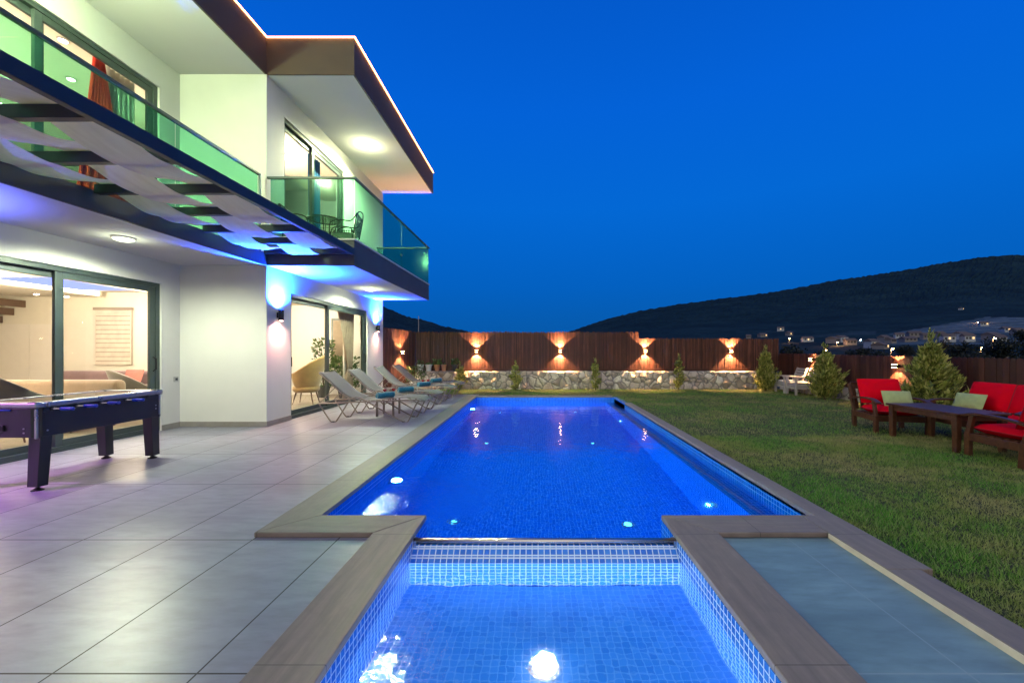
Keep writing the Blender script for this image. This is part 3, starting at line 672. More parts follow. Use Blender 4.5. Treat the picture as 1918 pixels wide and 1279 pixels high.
def sticks(m, p0, p1, z0, zt, w, dep, nrm, jz=.03, tilt=.006, pointed=False, gap=0, rnd=0):
    """upright sticks from p0 to p1"""
    p0 = Vector(p0); p1 = Vector(p1); L = (p1 - p0).length; d = (p1 - p0) / L; n = Vector(nrm); x = 0
    while x < L - .005:
        ww = w * (1 + random.uniform(-.3, .3) * (0 if pointed else 1)); ww = min(ww, L - x); ztop = zt(x / L) + random.uniform(-jz, jz); o = random.uniform(-dep, dep)
        a = p0 + d * (x + gap / 2) + n * o; b = p0 + d * (x + ww - gap / 2) + n * o; sh = d * random.uniform(-tilt, tilt) * 2; th = n * .014
        if pointed:
            k = 5; top = [(a + (b - a) * (i / k), ztop - .035 * (2 * i / k - 1) ** 2) for i in range(k + 1)]
            fr = [(*(a.xy), z0), (*(b.xy), z0)] + [(q.x, q.y, zz) for q, zz in top[::-1]]
        else:
            c = (a + b) / 2 + n * .006
            fr = [(a.x, a.y, z0), (b.x, b.y, z0), (b.x + sh.x, b.y + sh.y, ztop), (a.x + sh.x, a.y + sh.y, ztop)]
        bk = [(q[0] + th.x, q[1] + th.y, q[2]) for q in fr]; K = len(fr)
        m.add(fr + bk, [tuple(range(K)), tuple(range(2 * K - 1, K - 1, -1))] + [(i, K + i, K + (i + 1) % K, (i + 1) % K) for i in range(K)])
        x += ww
def fence(label, p0, p1, z0, zt, nrm, w, mat, pointed=False, rails=(.2, .75), jz=.012):
    mid = (Vector(p0) + Vector(p1)) / 2; mid.z = z0
    t = thing('wooden_fence', label, 'fence', mid)
    m = MB(); n = Vector(nrm)
    sticks(m, p0, p1, z0, zt, w, .006 if pointed else .012, nrm, jz if pointed else .024, pointed=pointed, gap=.006 if pointed else 0)
    m.build('slat_panel', M[mat], t, world=True)
    m = MB(); off = n * .045
    m.bar(Vector(p0) + off + Vector((0, 0, (z0 + zt(0)) / 2)), Vector(p1) + off + Vector((0, 0, (z0 + zt(1)) / 2)), .03, (zt(.5) - z0) * .96); m.build('backing_board', M['board'], t, world=True)
    L = (Vector(p1) - Vector(p0)).length; cnt = max(2, int(L / 2.4) + 1)
    for i in range(cnt):
        q = Vector(p0).lerp(Vector(p1), (i + .02) / (cnt - 1 + .04)) + n * .10
        m = MB(); m.box(q.x - .035, q.x + .035, q.y - .035, q.y + .035, z0 - .2, zt(i / (cnt - 1)) - .06); m.build('post', M['navy'], t, world=True)
    return t
FY = FW + .22
fence('tall brushwood fence on the stone wall behind the pool, left of its step', (-4.32, FY, 0), (3.66, FY, 0), .60, lambda u: 1.99 + .008 * math.sin(u * 20), (0, 1, 0), .026, 'brush')
fence('slightly lower brushwood fence on the stone wall, right of the step down', (3.665, FY, 0), (8.66, FY, 0), .60, lambda u: 1.765 - .02 * u, (0, 1, 0), .028, 'brush')
fence('short slanting brushwood fence between the house and the rear wall', (-4.72, 12.62, 0), (-4.33, FY - .02, 0), 0.0, lambda u: 2.04 - .05 * u, (-.98, .2, 0), .026, 'brush')
fence('low picket fence with round topped boards along the right of the lawn', (8.68, FY + .02, 0), (8.68, 1.0, 0), .30, lambda u: 1.235 - .07 * u, (1, 0, 0), .105, 'board', pointed=True, jz=.006)
m = MB(); m.bar((-4.30, FY - .03, .655), (8.6, FY - .03, .655), .02, .05)
tag(m.build('bottom_rail', M['board']), 'thin wooden rail along the foot of the rear fence', 'rail')
# fence lamps
WU = (1, .52, .21)
for i, (x, lb) in enumerate(((-2.14, 'leftmost of the four lamps on the rear fence, right of the flower pots'), (.84, 'second lamp from the left on the rear fence, behind the pool centre'),
        (3.87, 'third lamp from the left on the rear fence, just right of the height step'), (6.92, 'fourth lamp on the rear fence, near its right end'))):
    updown('warm ' + lb, (x, FY - .005, 1.31), (0, -1, 0), WU, WU, 560, 560, 'blackmetal', 100, box=True, group='up and down lamps on the rear fence', blend=.10, name='fence_lamp')
for y, z, lb in ((12.8, 1.05, 'warm lamp on the right hand fence, above the white armchairs'), (9.8, .96, 'warm lamp on the right hand fence, left of the biggest conifer')):
    updown(lb, (8.675, y, z), (-1, 0, 0), WU, WU, 240, 240, 'blackmetal', 100, box=True, group='up and down lamps on the right fence', blend=.10, name='fence_lamp')
nn = Vector((.98, -.2, 0)).normalized()
updown('warm lamp on the short slanting fence beside the house', (-4.515, 13.5, 1.27), tuple(nn), WU, WU, 420, 420, 'blackmetal', 100, box=True, blend=.10, name='fence_lamp')
# flower pots on the wall
def foliage(m, n, c, rx, rz, size=.05, up=.3, seed=0):
    rnd = random.Random(seed)
    for i in range(n):
        a = rnd.uniform(0, 2 * math.pi); h = rnd.random(); r = rx * math.sqrt(rnd.random()) * (1 - .35 * abs(h - .4))
        p = Vector((c[0] + r * math.cos(a), c[1] + r * math.sin(a), c[2] + rz * h))
        d = Vector((math.cos(a) * rnd.uniform(.3, 1), math.sin(a) * rnd.uniform(.3, 1), rnd.uniform(-.3, 1) + up)).normalized()
        s = d.cross(Vector((rnd.uniform(-1, 1), rnd.uniform(-1, 1), rnd.uniform(-1, 1)))).normalized(); l = size * rnd.uniform(.6, 1.4)
        m.add([p, p + d * l * .5 + s * l * .25, p + d * l, p + d * l * .5 - s * l * .25], [(0, 1, 2, 3)])
def potplant(name, label, loc, r, h, mat, n, rx, rz, size, leafm='leaf', group=None, stems=0, seed=1, taper=.72):
    t = thing(name, label, 'potted plant', loc, group=group)
    MB().lathe([(r * taper, 0), (r, h * .86), (r * 1.1, h * .86), (r * 1.1, h), (r * .95, h), (r * .9, h * .9), (0, h * .9)], n=20).build('pot', M[mat], t)
    m = MB(); foliage(m, n, (0, 0, h * .9), rx, rz, size, seed=seed); m.build('foliage', M[leafm], t)
    if stems:
        m = MB(); rnd = random.Random(seed)
        for i in range(stems):
            a = rnd.uniform(0, 6.28); m.tube([(0, 0, h * .85), (rx * .2 * math.cos(a), rx * .2 * math.sin(a), h + rz * .4), (rx * .6 * math.cos(a), rx * .6 * math.sin(a), h + rz * .85)], [.012, .009, .004], 5)
        m.build('stem', M['bark'], t)
    return t
for x, mat, r, lb, n, rx, rz in ((-4.12, 'whitepot', .11, 'pale tapered pot at the left end of the row on the stone wall', 60, .13, .16), (-3.83, 'whitepot', .11, 'pale tapered pot second from the left on the stone wall', 30, .07, .06),
        (-3.53, 'terracotta', .10, 'terracotta pot with a round dark leafy plant on the stone wall', 170, .16, .2), (-3.29, 'terracotta', .09, 'small terracotta pot holding a pale round cactus', 14, .05, .05), (-2.90, 'darkpot', .11, 'dark pot with green leaves at the right end of the row', 120, .14, .22)):
    potplant('flower_pot', lb, (x, FW + .1, .605), r, .23, mat, n, rx, rz, .06, group='flower pots on the stone wall', seed=int(-x * 100))
potplant('flower_pot', 'leafy pot plant on the ground in front of the wall behind the loungers', (-3.95, 13.3, 0), .16, .3, 'whitepot', 420, .32, .55, .08, seed=8)
potplant('indoor_plant', 'tall leafy house plant behind the mustard armchair', (-6.05, 11.6, 0.012), .17, .3, 'darkpot', 520, .30, 1.35, .10, stems=5, seed=3)
potplant('indoor_plant', 'bushy house plant inside the right pane of the near door', (-5.35, 11.35, 0.012), .17, .3, 'darkpot', 620, .40, .85, .10, stems=5, seed=4)
# rockery
for i in range(26):
    pass
m = MB(); rnd = random.Random(5)
for i in range(70):
    c = Vector((rnd.uniform(-4.42, -3.5), rnd.uniform(12.9, 14.1), rnd.uniform(0, .10))); r = rnd.uniform(.04, .10)
    m.lathe([(0, -r * .6), (r * .8, -r * .4), (r, 0), (r * .7, r * .5), (0, r * .65)], c, 7, Matrix.Rotation(rnd.uniform(0, 3), 4, 'X') @ Matrix.Rotation(rnd.uniform(0, 3), 4, 'Z'))
tag(m.build('pebble_bed', plain('rock', (.35, .22, .18), .8, var=.5, scale=9)), 'bed of pale and reddish stones along the foot of the slanting fence', 'stones', kind='stuff')

# ================================================================== CONIFERS
def conifer(label, loc, h, r, n, seed, lean=0, side=0, narrow=False):
    rnd = random.Random(seed); t = thing('conifer', label, 'conifer', loc, group='young conifers round the lawn')
    m = MB(); m.tube([(0, 0, -.05), (lean * .05, 0, h * .4), (lean * .1, 0, h * .93)], [.035 if not narrow else .018, .02 if not narrow else .01, .004], 7)
    limbs = []
    for i in range(int(34 if narrow else 120)):
        z = h * (.03 + .90 * rnd.random() ** 1.1); a = rnd.uniform(0, 2 * math.pi); k = 1 - z / h
        ln = r * (k ** (1.05 if not narrow else .7)) * rnd.uniform(.55, 1.25) * min(1, .62 + z / h * 2.2) + .03
        if side and abs(math.atan2(math.sin(a), math.cos(a))) < .7 and .25 < z / h < .55: ln *= 1.3
        p0 = Vector((0, 0, z * .85)); p1 = p0 + Vector((math.cos(a) * ln * .6, math.sin(a) * ln * .6, ln * .20)); p2 = p0 + Vector((math.cos(a) * ln, math.sin(a) * ln, ln * .62))
        limbs.append((p0, p1, p2)); m.tube([p0, p1, p2], [.008, .005, .002], 4, caps=False)
    m.build('trunk', M['bark'], t)
    limbs.append((Vector((0, 0, h * .7)), Vector((lean * .05, 0, h * .85)), Vector((lean * .1, 0, h))))
    m = MB(); per = n // len(limbs)
    for p0, p1, p2 in limbs:
        for i in range(per):
            u = rnd.random() ** .7; q = (p0.lerp(p1, u * 2) if u < .5 else p1.lerp(p2, u * 2 - 1)); ax = ((p1 - p0) if u < .5 else (p2 - p1)).normalized()
            sp = (.075 if not narrow else .045) * (1.2 - u * .7)
            q = q + Vector((rnd.gauss(0, 1), rnd.gauss(0, 1), rnd.gauss(0, 1))) * sp * .6
            d = (ax * .8 + Vector((rnd.gauss(0, .5), rnd.gauss(0, .5), .55 + rnd.gauss(0, .3)))).normalized()
            l = rnd.uniform(.06, .14) * (1 if not narrow else .7); w = l * .13; s_ = d.cross(Vector((rnd.gauss(0, 1), rnd.gauss(0, 1), rnd.gauss(0, 1)))).normalized() * w
            if q.z < .02: continue
            m.add([q - s_ * .4, q + d * l * .5 - s_, q + d * l, q + d * l * .5 + s_, q + s_ * .4], [(0, 1, 2, 3, 4)])
    m.build('crown', M['conifer'], t)
    return t
conifer('tiny dark conifer at the left end of the rear wall, behind the loungers', (-2.62, 13.95, -.02), .95, .22, 1500, 1, narrow=True)
conifer('small slim conifer in front of the rear wall, left of the pool centre', (-.72, 13.9, -.02), .98, .22, 1700, 2, narrow=True)
conifer('small slim conifer in front of the rear wall, behind the right end of the pool', (2.02, 14.02, -.02), 1.06, .19, 1400, 3, narrow=True)
conifer('slim pointed conifer in front of the rear wall, right of the step in the fence', (4.88, 14.02, -.02), 1.22, .22, 1700, 4, narrow=True)
conifer('medium conifer beside the white armchairs, where the rear wall ends', (7.68, 13.7, -.02), 1.50, .36, 5200, 5, side=1)
conifer('bushy conifer with a side shoot, in front of the right hand fence', (8.05, 11.4, -.02), 1.50, .44, 7500, 6, side=1)
conifer('biggest and broadest conifer, behind the dark table and red seats', (8.1, 8.4, -.02), 1.72, .56, 11000, 7)

# ================================================================== LAWN GRASS
def grass():
    rng = np.random.default_rng(3); P_ = []
    def reg(n, x0, x1, y0, y1, hh, ww, near=False):
        x = rng.uniform(x0, x1, n); y = (y0 + (y1 - y0) * rng.random(n) ** (1.5 if near else 1)) if near else rng.uniform(y0, y1, n)
        P_.append(np.stack([x, y, np.full(n, hh), np.full(n, ww)], 1))
    reg(150000, XRo + .01, 6.4, 1.7, 6.5, .042, .007, True); reg(110000, XRo + .01, 8.5, 5.5, 14.3, .040, .008); reg(26000, -1.9, XRo, YF + .31, 14.3, .036, .008); reg(6000, XR + .02, XRo, 10.25, YF + .3, .036, .008); reg(9000, -3.9, -1.95, 12.42, 14.3, .036, .008)
    A = np.concatenate(P_); n = len(A); a = rng.uniform(0, 2 * np.pi, n)
    patch = .5 + .5 * np.sin(A[:, 0] * 1.9 + 1.3 * np.sin(A[:, 1] * 1.1)) * np.sin(A[:, 1] * 1.6 + np.sin(A[:, 0] * 2.3))
    cl = .5 + .5 * np.sin(A[:, 0] * 23 + 3 * np.sin(A[:, 1] * 9)) * np.sin(A[:, 1] * 19 + 2 * np.sin(A[:, 0] * 13)); h = A[:, 2] * rng.uniform(.4, 1.3, n) * (.4 + .4 * patch + .75 * cl ** 2); w = A[:, 3] * rng.uniform(.7, 1.3, n)
    b = np.stack([A[:, 0], A[:, 1], np.full(n, -.035)], 1); sd = np.stack([np.cos(a), np.sin(a), np.zeros(n)], 1) * w[:, None] / 2
    le = rng.normal(0, .45, (n, 2)) * h[:, None]
    top = b + np.concatenate([le, h[:, None]], 1)
    V = np.empty((n, 3, 3)); V[:, 0] = b - sd; V[:, 1] = b + sd; V[:, 2] = top
    me = bpy.data.meshes.new('grass'); me.vertices.add(n * 3); me.vertices.foreach_set('co', V.ravel()); me.loops.add(n * 3); me.loops.foreach_set('vertex_index', np.arange(n * 3))
    me.polygons.add(n); me.polygons.foreach_set('loop_start', np.arange(n) * 3); me.polygons.foreach_set('loop_total', np.full(n, 3)); me.update()
    k = N('grass_blade'); g = k.n('NewGeometry'); v = k.coord(); n1 = k.noise(v, .9, 5, .6); n2 = k.noise(v, 7, 3)
    c = k.ramp(n1, [(.32, (.06, .33, .02)), (.44, (.12, .33, .035)), (.54, (.28, .34, .08)), (.64, (.50, .42, .20))])
    c = k.mix(k.rng(n2, .35, .7, 0, .5), c, (.05, .14, .02)); c = k.mix(k.rng(g.outputs['Random Per Island'], .3, 1, 0, .6), c, (.42, .42, .18)); c = k.mix(k.rng(g.outputs['Random Per Island'], .3, 0, 0, .7), c, (.03, .07, .01))
    b_ = k.n('BsdfPrincipled'); k.l(c, b_.inputs['Base Color']); b_.inputs['Roughness'].default_value = .6; b_.inputs['Specular IOR Level'].default_value = .3
    tr = k.n('BsdfTranslucent'); k.l(c, tr.inputs[0]); ms = k.n('MixShader'); ms.inputs[0].default_value = .3; k.l(b_.outputs[0], ms.inputs[1]); k.l(tr.outputs[0], ms.inputs[2]); k.l(ms.outputs[0], k.out.inputs[0])
    me.materials.append(k.m); o = bpy.data.objects.new('grass', me); C.objects.link(o)
    tag(o, 'short patchy lawn grass, green and straw coloured, round the pool', 'grass', kind='stuff')
grass()

# ================================================================== FOOTBALL TABLE
ft = thing('football_table', 'black table football table with silver rim and blue handles outside the sliding door', 'football table', (-5.07, 4.5, 0))
m = MB(); x0, x1, y0, y1 = -.35, .35, -.65, .65
m.prism([(x0 + .05, y0), (x1 - .05, y0), (x1, y0 + .05), (x1, y1 - .05), (x1 - .05, y1), (x0 + .05, y1), (x0, y1 - .05), (x0, y0 + .05)], .515, .79); m.build('cabinet', M['black'], ft, bevel=.004)
m = MB()
for (a, b, c, d) in ((x0 - .01, x1 + .01, y0 - .01, y0 + .09), (x0 - .01, x1 + .01, y1 - .09, y1 + .01), (x0 - .01, x0 + .08, y0 + .09, y1 - .09), (x1 - .08, x1 + .01, y0 + .09, y1 - .09)): m.box(a, b, c, d, .792, .845)
m.build('rim', M['silver'], ft, bevel=.015)
for sx in (-1, 1):
    for sy in (-1, 1):
        m = MB(); cx_, cy_ = sx * .31, sy * .61; m.box(cx_ - .045, cx_ + .045, cy_ - .045, cy_ + .045, .789, .849); m.build('rim_corner', M['black'], ft, bevel=.01)
        m = MB(); m.bar((sx * .288, sy * .56, .52), (sx * .288, sy * .585, .04), .115, .10, (0, 1, 0), .10, .09); lg = m.build('leg', M['black'], ft, bevel=.004)
        MB().lathe([(.045, .0), (.045, .008), (.012, .03), (.012, .06)], (sx * .288, sy * .585, 0), 16).build('foot', M['blackmetal'], lg)
        m = MB(); m.box(sx * .33 - .012, sx * .33 + .012, sy * .63 - .012, sy * .63 + .012, .50, .785, ); m.build('corner_strip', M['silver'], ft, bevel=.008)
m = MB(); m.box(x0 + .08, x1 - .08, y0 + .09, y1 - .09, .83, .838); m.build('glass_top', glass('table_glass', (.8, .85, .82), 1.6), ft)
m = MB(); m.box(x0 + .08, x1 - .08, y0 + .09, y1 - .09, .70, .705) ; m.build('pitch', plain('pitch', (.32, .36, .22), .5), ft)
for i, y in enumerate((-.52, -.31, -.08, .19)):
    m = MB(); m.tube([(-.5, y, .772), (.44, y, .772)], .008, 8); r = m.build('rod', M['steel'], ft, smooth=True)
    MB().lathe([(.012, 0), (.018, .01), (.019, .05), (.015, .10), (.018, .125), (.008, .13)], (.43, y, .772), 12, Matrix.Rotation(R(90), 4, 'Y')).build('grip', M['blueplastic'], r, smooth=True)
    MB().lathe([(.022, 0), (.022, .012), (.012, .018)], (.352, y, .772), 14, Matrix.Rotation(R(90), 4, 'Y')).build('bearing', M['black'], r)
    m = MB(); m.box(-.02, .02, y - .012, y + .012, .71, .80) if i % 2 else m.box(-.12, -.08, y - .012, y + .012, .71, .80); m.build('player', M['red'], r, bevel=.006)
for y in (-.58, .45):
    MB().lathe([(.024, 0), (.024, .012), (.010, .014)], (.352, y, .772), 14, Matrix.Rotation(R(90), 4, 'Y')).build('bearing', M['black'], ft)
for (x, y, z, ax) in ((.24, -.652, .60, 0), (.24, -.652, .56, 0), (.352, -.56, .57, 1), (.352, .56, .66, 1), (.352, .56, .62, 1)):
    m = MB(); m.lathe([(.008, 0), (.007, .005), (0, .007)], (x, y, z), 10, Matrix.Rotation(R(90), 4, 'X') if ax == 0 else Matrix.Rotation(R(90), 4, 'Y')); m.build('bolt', M['silver'], ft)
m = MB(); m.box(-.10, .06, -.668, -.651, .575, .635); m.build('ball_slot', M['blackmetal'], ft, bevel=.006)
m = MB(); m.tube([(-.1, -.66, .775), (.12, -.66, .775)], .010, 8); m.build('score_rod', M['blueplastic'], ft, smooth=True)

# ================================================================== LOUNGERS
def smooth_pts(pts, n=6):
    P_ = [Vector(p) for p in pts]; o = []
    for i in range(len(P_) - 1):
        a = P_[max(i - 1, 0)]; b = P_[i]; c = P_[i + 1]; d = P_[min(i + 2, len(P_) - 1)]
        for j in range(n):
            t = j / n; o.append(.5 * ((2 * b) + (c - a) * t + (2 * a - 5 * b + 4 * c - d) * t * t + (3 * b - a - 3 * c + d) * t ** 3))
    o.append(P_[-1]); return o
def make_lounger(loc, label):
    t = thing('sun_lounger', label, 'sun lounger', loc, group='sun loungers in a row beside the pool')
    for y in (.02, .62):
        m = MB(); m.tube(smooth_pts([(.03, y, .35), (.24, y, .03), (.30, y, .012), (.36, y, .03), (.60, y, .40), (.70, y, .465), (.80, y, .45), (.90, y, .40), (1.5, y, .06), (1.62, y, .012), (1.70, y, .03), (1.86, y, .36), (1.95, y, .40)], 5), .0135, 8); m.build('leg_frame', M['tube'], t, smooth=True)
        m = MB(); m.tube(smooth_pts([(0, y, .345), (.6, y, .37), (1.0, y, .385), (1.4, y, .40), (1.8, y, .415), (1.99, y, .385)], 4), .013, 8); m.build('side_rail', M['tube'], t, smooth=True)
        m = MB(); m.tube([(.34, y * .94 + .02, .66), (.03, y * .94 + .02, .36)], .009, 6)
        for q in range(4): m.bar((.06 + q * .045, y * .94 + .02, .375 + q * .043), (.075 + q * .045, y * .94 + .02, .34 + q * .043), .012, .014)
        m.build('back_strut', M['tube'], t)
        m = MB(); m.box(.27, .33, y - .018, y + .018, 0, .02); m.box(1.58, 1.64, y - .018, y + .018, 0, .02); m.build('foot', M['black'], t, bevel=.004)
    m = MB()
    for x, z in ((.02, .345), (.98, .385), (1.975, .39), (.34, .37)): m.tube([(x, .02, z), (x, .62, z)], .011, 8)
    m.build('cross_tube', M['tube'], t, smooth=True)
    seat = smooth_pts([(.70, 0, .40), (.95, 0, .392), (1.25, 0, .41), (1.6, 0, .44), (1.85, 0, .425), (1.99, 0, .385)], 5)
    rows = [[(p.x, y, p.z + .012 - .012 * math.sin(math.pi * (y - .03) / .58)) for y in np.linspace(.03, .61, 7)] for p in seat]
    m = MB(); m.grid(rows); m.build('seat_sling', M['sling'], t, smooth=True, solid=.006)
    back = smooth_pts([(.72, 0, .405), (.50, 0, .50), (.25, 0, .72), (.03, 0, .915)], 6)
    rows = [[(p.x, y, p.z + .02 - .02 * math.sin(math.pi * (y - .03) / .58)) for y in np.linspace(.03, .61, 7)] for p in back]
    m = MB(); m.grid(rows); m.build('backrest', M['sling'], t, smooth=True, solid=.006)
    m = MB(); m.tube([p + Vector((0, .03, -.004)) for p in back] + [p + Vector((0, .61, -.004)) for p in back[::-1]], .010, 8); m.build('backrest_frame', M['tube'], t, smooth=True)
    return t
LX = -4.09; LY = [7.6, 8.74, 10.18, 11.45]
l0 = make_lounger((LX, LY[0], 0), 'grey sling sun lounger nearest the house corner, first of the row')
for y, lb in zip(LY[1:], ('grey sling sun lounger second in the row, beyond the nearest side table', 'grey sling sun lounger third in the row, before the far side table', 'grey sling sun lounger farthest down the row, near the rear wall')):
    dup(l0, (LX + random.uniform(-.02, .02), y, 0), random.uniform(-.01, .01), lb)
def make_towel(loc, rz, label):
    t = thing('rolled_towel', label, 'towel', loc, rz, 'rolled towels on the loungers'); m = MB(); n = 40
    pts = [((.018 + .0085 * a) * math.cos(a), (.018 + .0085 * a) * math.sin(a)) for a in np.linspace(0, 4.4 * math.pi / 1.9, n)]
    mx_ = max(math.hypot(*p) for p in pts)
    rows = [[(p[0] * .075 / mx_ + .004 * math.sin(y * 30 + i * .4), y, .072 + p[1] * .068 / mx_ + .004 * math.sin(y * 22)) for i, p in enumerate(pts)] for y in np.linspace(-.17, .17, 12)]
    m.grid(rows); m.build('roll', M['towel'], t, smooth=True, solid=.014)
    m = MB(); m.lathe([(0, -.155), (.058, -.155), (.058, .155), (0, .155)], (0, 0, .072), 18, Matrix.Rotation(R(90), 4, 'X')); m.build('core', M['towel'], t); return t
t0 = make_towel((-2.93, LY[0] + .3, .402), -.75, 'rolled turquoise towel on the nearest lounger')
for y, lb, a in zip(LY[1:], ('rolled turquoise towel on the second lounger', 'rolled turquoise towel on the third lounger', 'rolled turquoise towel on the farthest lounger'), (-.9, -.7, -.6)): dup(t0, (-2.9, y + .3, .402), a, lb)
def side_table(loc, label):
    t = thing('side_table', label, 'side table', loc, group='small tables between the loungers')
    MB().box(-.2, .2, -.22, .22, .385, .41).build('table_top', M['sling'], t, bevel=.006)
    for sx in (-1, 1):
        for sy in (-1, 1): MB().box(sx * .165 - .018, sx * .165 + .018, sy * .185 - .018, sy * .185 + .018, 0, .385).build('leg', M['tube'], t, bevel=.003)
    MB().box(-.145, .145, -.165, .165, .35, .384).build('apron', M['tube'], t); return t
s0 = side_table((-3.07, 8.47, 0), 'small square table between the first and second loungers'); dup(s0, (-3.05, 11.08, 0), 0, 'small square table between the third and fourth loungers')
GL = glass('drink_glass', (.95, .95, .95), 1.5); WINE = plain('red_drink', (.35, .01, .015), .1)
def goblet(loc, label):
    t = thing('wine_glass', label, 'glass', loc, group='glasses of red drink')
    MB().lathe([(.034, 0), (.030, .003), (.005, .008), (.004, .07), (.022, .085), (.038, .11), (.036, .15)], n=18).build('bowl', GL, t, smooth=True)
    MB().lathe([(.004, .078), (.021, .088), (.036, .11), (.036, .128), (0, .128)], n=18).build('drink', WINE, t, smooth=True); return t
g0 = goblet((-3.12, 8.40, .411), 'red drink on the near side table, left glass')
for x, y, lb in ((-2.98, 8.52, 'red drink on the near side table, right glass'), (-3.06, 11.0, 'red drink on the far side table, left glass'), (-2.95, 11.12, 'red drink on the far side table, right glass')): dup(g0, (x, y, .411), 0, lb)

# ================================================================== RED GARDEN SEATS
def cushion(m, x0, x1, y0, y1, z0, z1, mtx=None, n=10, puff=.02):
    rows = []
    for s_ in (1, -1):
        for i in range(n + 1):
            row = []
            for j in range(n + 1):
                u = i / n * 2 - 1; v = j / n * 2 - 1; k = (1 - u ** 6) * (1 - v ** 6)
                z = (z0 + z1) / 2 + s_ * ((z1 - z0) / 2 * (k ** .5) + puff * (1 - u * u) * (1 - v * v))
                p = Vector((x0 + (x1 - x0) * (i / n), y0 + (y1 - y0) * (j / n), z)); row.append(mtx @ p if mtx else p)
            rows.append(row if s_ > 0 else row[::-1])
        m.grid(rows); rows = []
def piping(par, x0, x1, y0, y1, z, mtx=None):
    r = .03; pts = []
    for cx_, cy_, a0 in ((x1 - r, y1 - r, 0), (x0 + r, y1 - r, 90), (x0 + r, y0 + r, 180), (x1 - r, y0 + r, 270)):
        for a in (0, 45, 90): pts.append(Vector((cx_ + r * math.cos(R(a0 + a)), cy_ + r * math.sin(R(a0 + a)), z)))
    m = MB(); m.tube([mtx @ p if mtx else p for p in pts], .006, 6, closed=True); m.build('piping', M['darkred'], par, smooth=True)
def garden_seat(name, label, cat, loc, rz, w, nc, group):
    """seat facing local -y, width w along x"""
    t = thing(name, label, cat, loc, rz, group); D = .74
    for x in (-w / 2 + .035, w / 2 - .035):
        m = MB(); m.bar((x, -D / 2 + .04, 0), (x, -D / 2 + .04, .30), .055, .07, (0, 1, 0)); m.bar((x, -D / 2 + .04, .28), (x, -D / 2 + .10, .53), .045, .06, (0, 1, 0)); m.build('leg', M['teak'], t, bevel=.006)
        m = MB(); m.bar((x, D / 2 - .06, 0), (x, D / 2 - .04, .30), .055, .075, (0, 1, 0)); m.bar((x, D / 2 - .05, .28), (x, D / 2 + .12, .76), .04, .055, (0, 1, 0)); m.build('leg', M['teak'], t, bevel=.006)
        m = MB(); pts = smooth_pts([(x, -D / 2 - .04, .505), (x, -D / 2 + .12, .55), (x, 0, .555), (x, D / 2 - .1, .53), (x, D / 2 + .08, .49)], 5)
        for a, b in zip(pts[:-1], pts[1:]): m.bar(a, b + (b - a) * .05, .075, .026)
        m.build('armrest', M['teak'], t)
        m = MB(); m.box(x - .018, x + .018, -D / 2 + .07, D / 2 - .08, .20, .295); m.build('side_rail', M['teak'], t, bevel=.004)
    m = MB(); m.box(-w / 2 + .065, w / 2 - .065, -D / 2 + .03, -D / 2 + .06, .20, .295); m.build('apron', M['teak'], t, bevel=.004); m = MB(); m.box(-w / 2 + .065, w / 2 - .065, D / 2 - .07, D / 2 - .04, .20, .295); m.build('apron', M['teak'], t, bevel=.004)
    m = MB()
    for i in range(7): y = -D / 2 + .08 + i * .09; m.box(-w / 2 + .065, w / 2 - .065, y, y + .06, .285, .303)
    m.build('seat_slats', M['teak'], t)
    m = MB()
    for i in range(int((w - .16) / .09)): x = -w / 2 + .09 + i * .09; m.bar((x, D / 2 - .045, .32), (x, D / 2 + .11, .75), .045, .018)
    m.bar((-w / 2 + .05, D / 2 + .115, .76), (w / 2 - .05, D / 2 + .115, .76), .03, .06); m.build('back_slats', M['teak'], t)
    cw = (w - .15) / nc
    for i in range(nc):
        xa = -w / 2 + .075 + i * cw
        m = MB(); cushion(m, xa + .004, xa + cw - .004, -D / 2 + .01, D / 2 - .10, .308, .425); q = m.build('seat_cushion', M['red'], t, smooth=True); piping(q, xa + .004, xa + cw - .004, -D / 2 + .01, D / 2 - .10, .366)
        mt = Matrix.Translation((0, D / 2 - .12, .43)) @ Matrix.Rotation(R(90 - 19), 4, 'X')
        m = MB(); cushion(m, xa + .004, xa + cw - .004, -.01, .43, .01, .12, mt); q = m.build('back_cushion', M['red'], t, smooth=True); piping(q, xa + .004, xa + cw - .004, -.01, .43, .065, mt)
    return t
sg = 'red cushioned dark wood garden seats'
garden_seat('garden_armchair', 'dark wood armchair with red cushions at the far end of the table', 'armchair', (6.02, 6.98, -.03), R(-12), .80, 1, sg)
garden_seat('garden_sofa', 'two seat dark wood sofa with red cushions along the right side of the table', 'sofa', (6.86, 6.12, -.03), R(-92), 1.42, 2, sg)
garden_seat('garden_armchair', 'dark wood armchair with red cushions at the near end, partly cut by the frame', 'armchair', (5.98, 4.98, -.03), R(176), .80, 1, sg)
def pillow(label, loc, rot, w=.42, h=.27):
    t = thing('throw_pillow', label, 'pillow', loc, group='green throw pillows'); m = MB()
    mt = Matrix.Rotation(rot[2], 4, 'Z') @ Matrix.Rotation(rot[0], 4, 'X')
    cushion(m, -w / 2, w / 2, -h / 2, h / 2, -.03, .03, mt, 10, .035); m.build('cover', M['green_cloth'], t, smooth=True); return t
pillow('green pillow leaning in the far red armchair', (6.06, 6.86, .53), (R(66), 0, R(-14)))
pillow('green pillow leaning on the far half of the red sofa', (6.86, 6.48, .53), (R(66), 0, R(-84)))
pillow('green pillow seen edge on in the near red armchair', (5.90, 4.72, .53), (R(100), 0, R(90)))
tb = thing('garden_table', 'low rectangular dark wood table between the red seats on the lawn', 'table', (5.93, 5.96, -.03))
m = MB(); m.box(-.36, .36, -.56, .56, .505, .532); m.build('table_top', M['teak'], tb, bevel=.006)
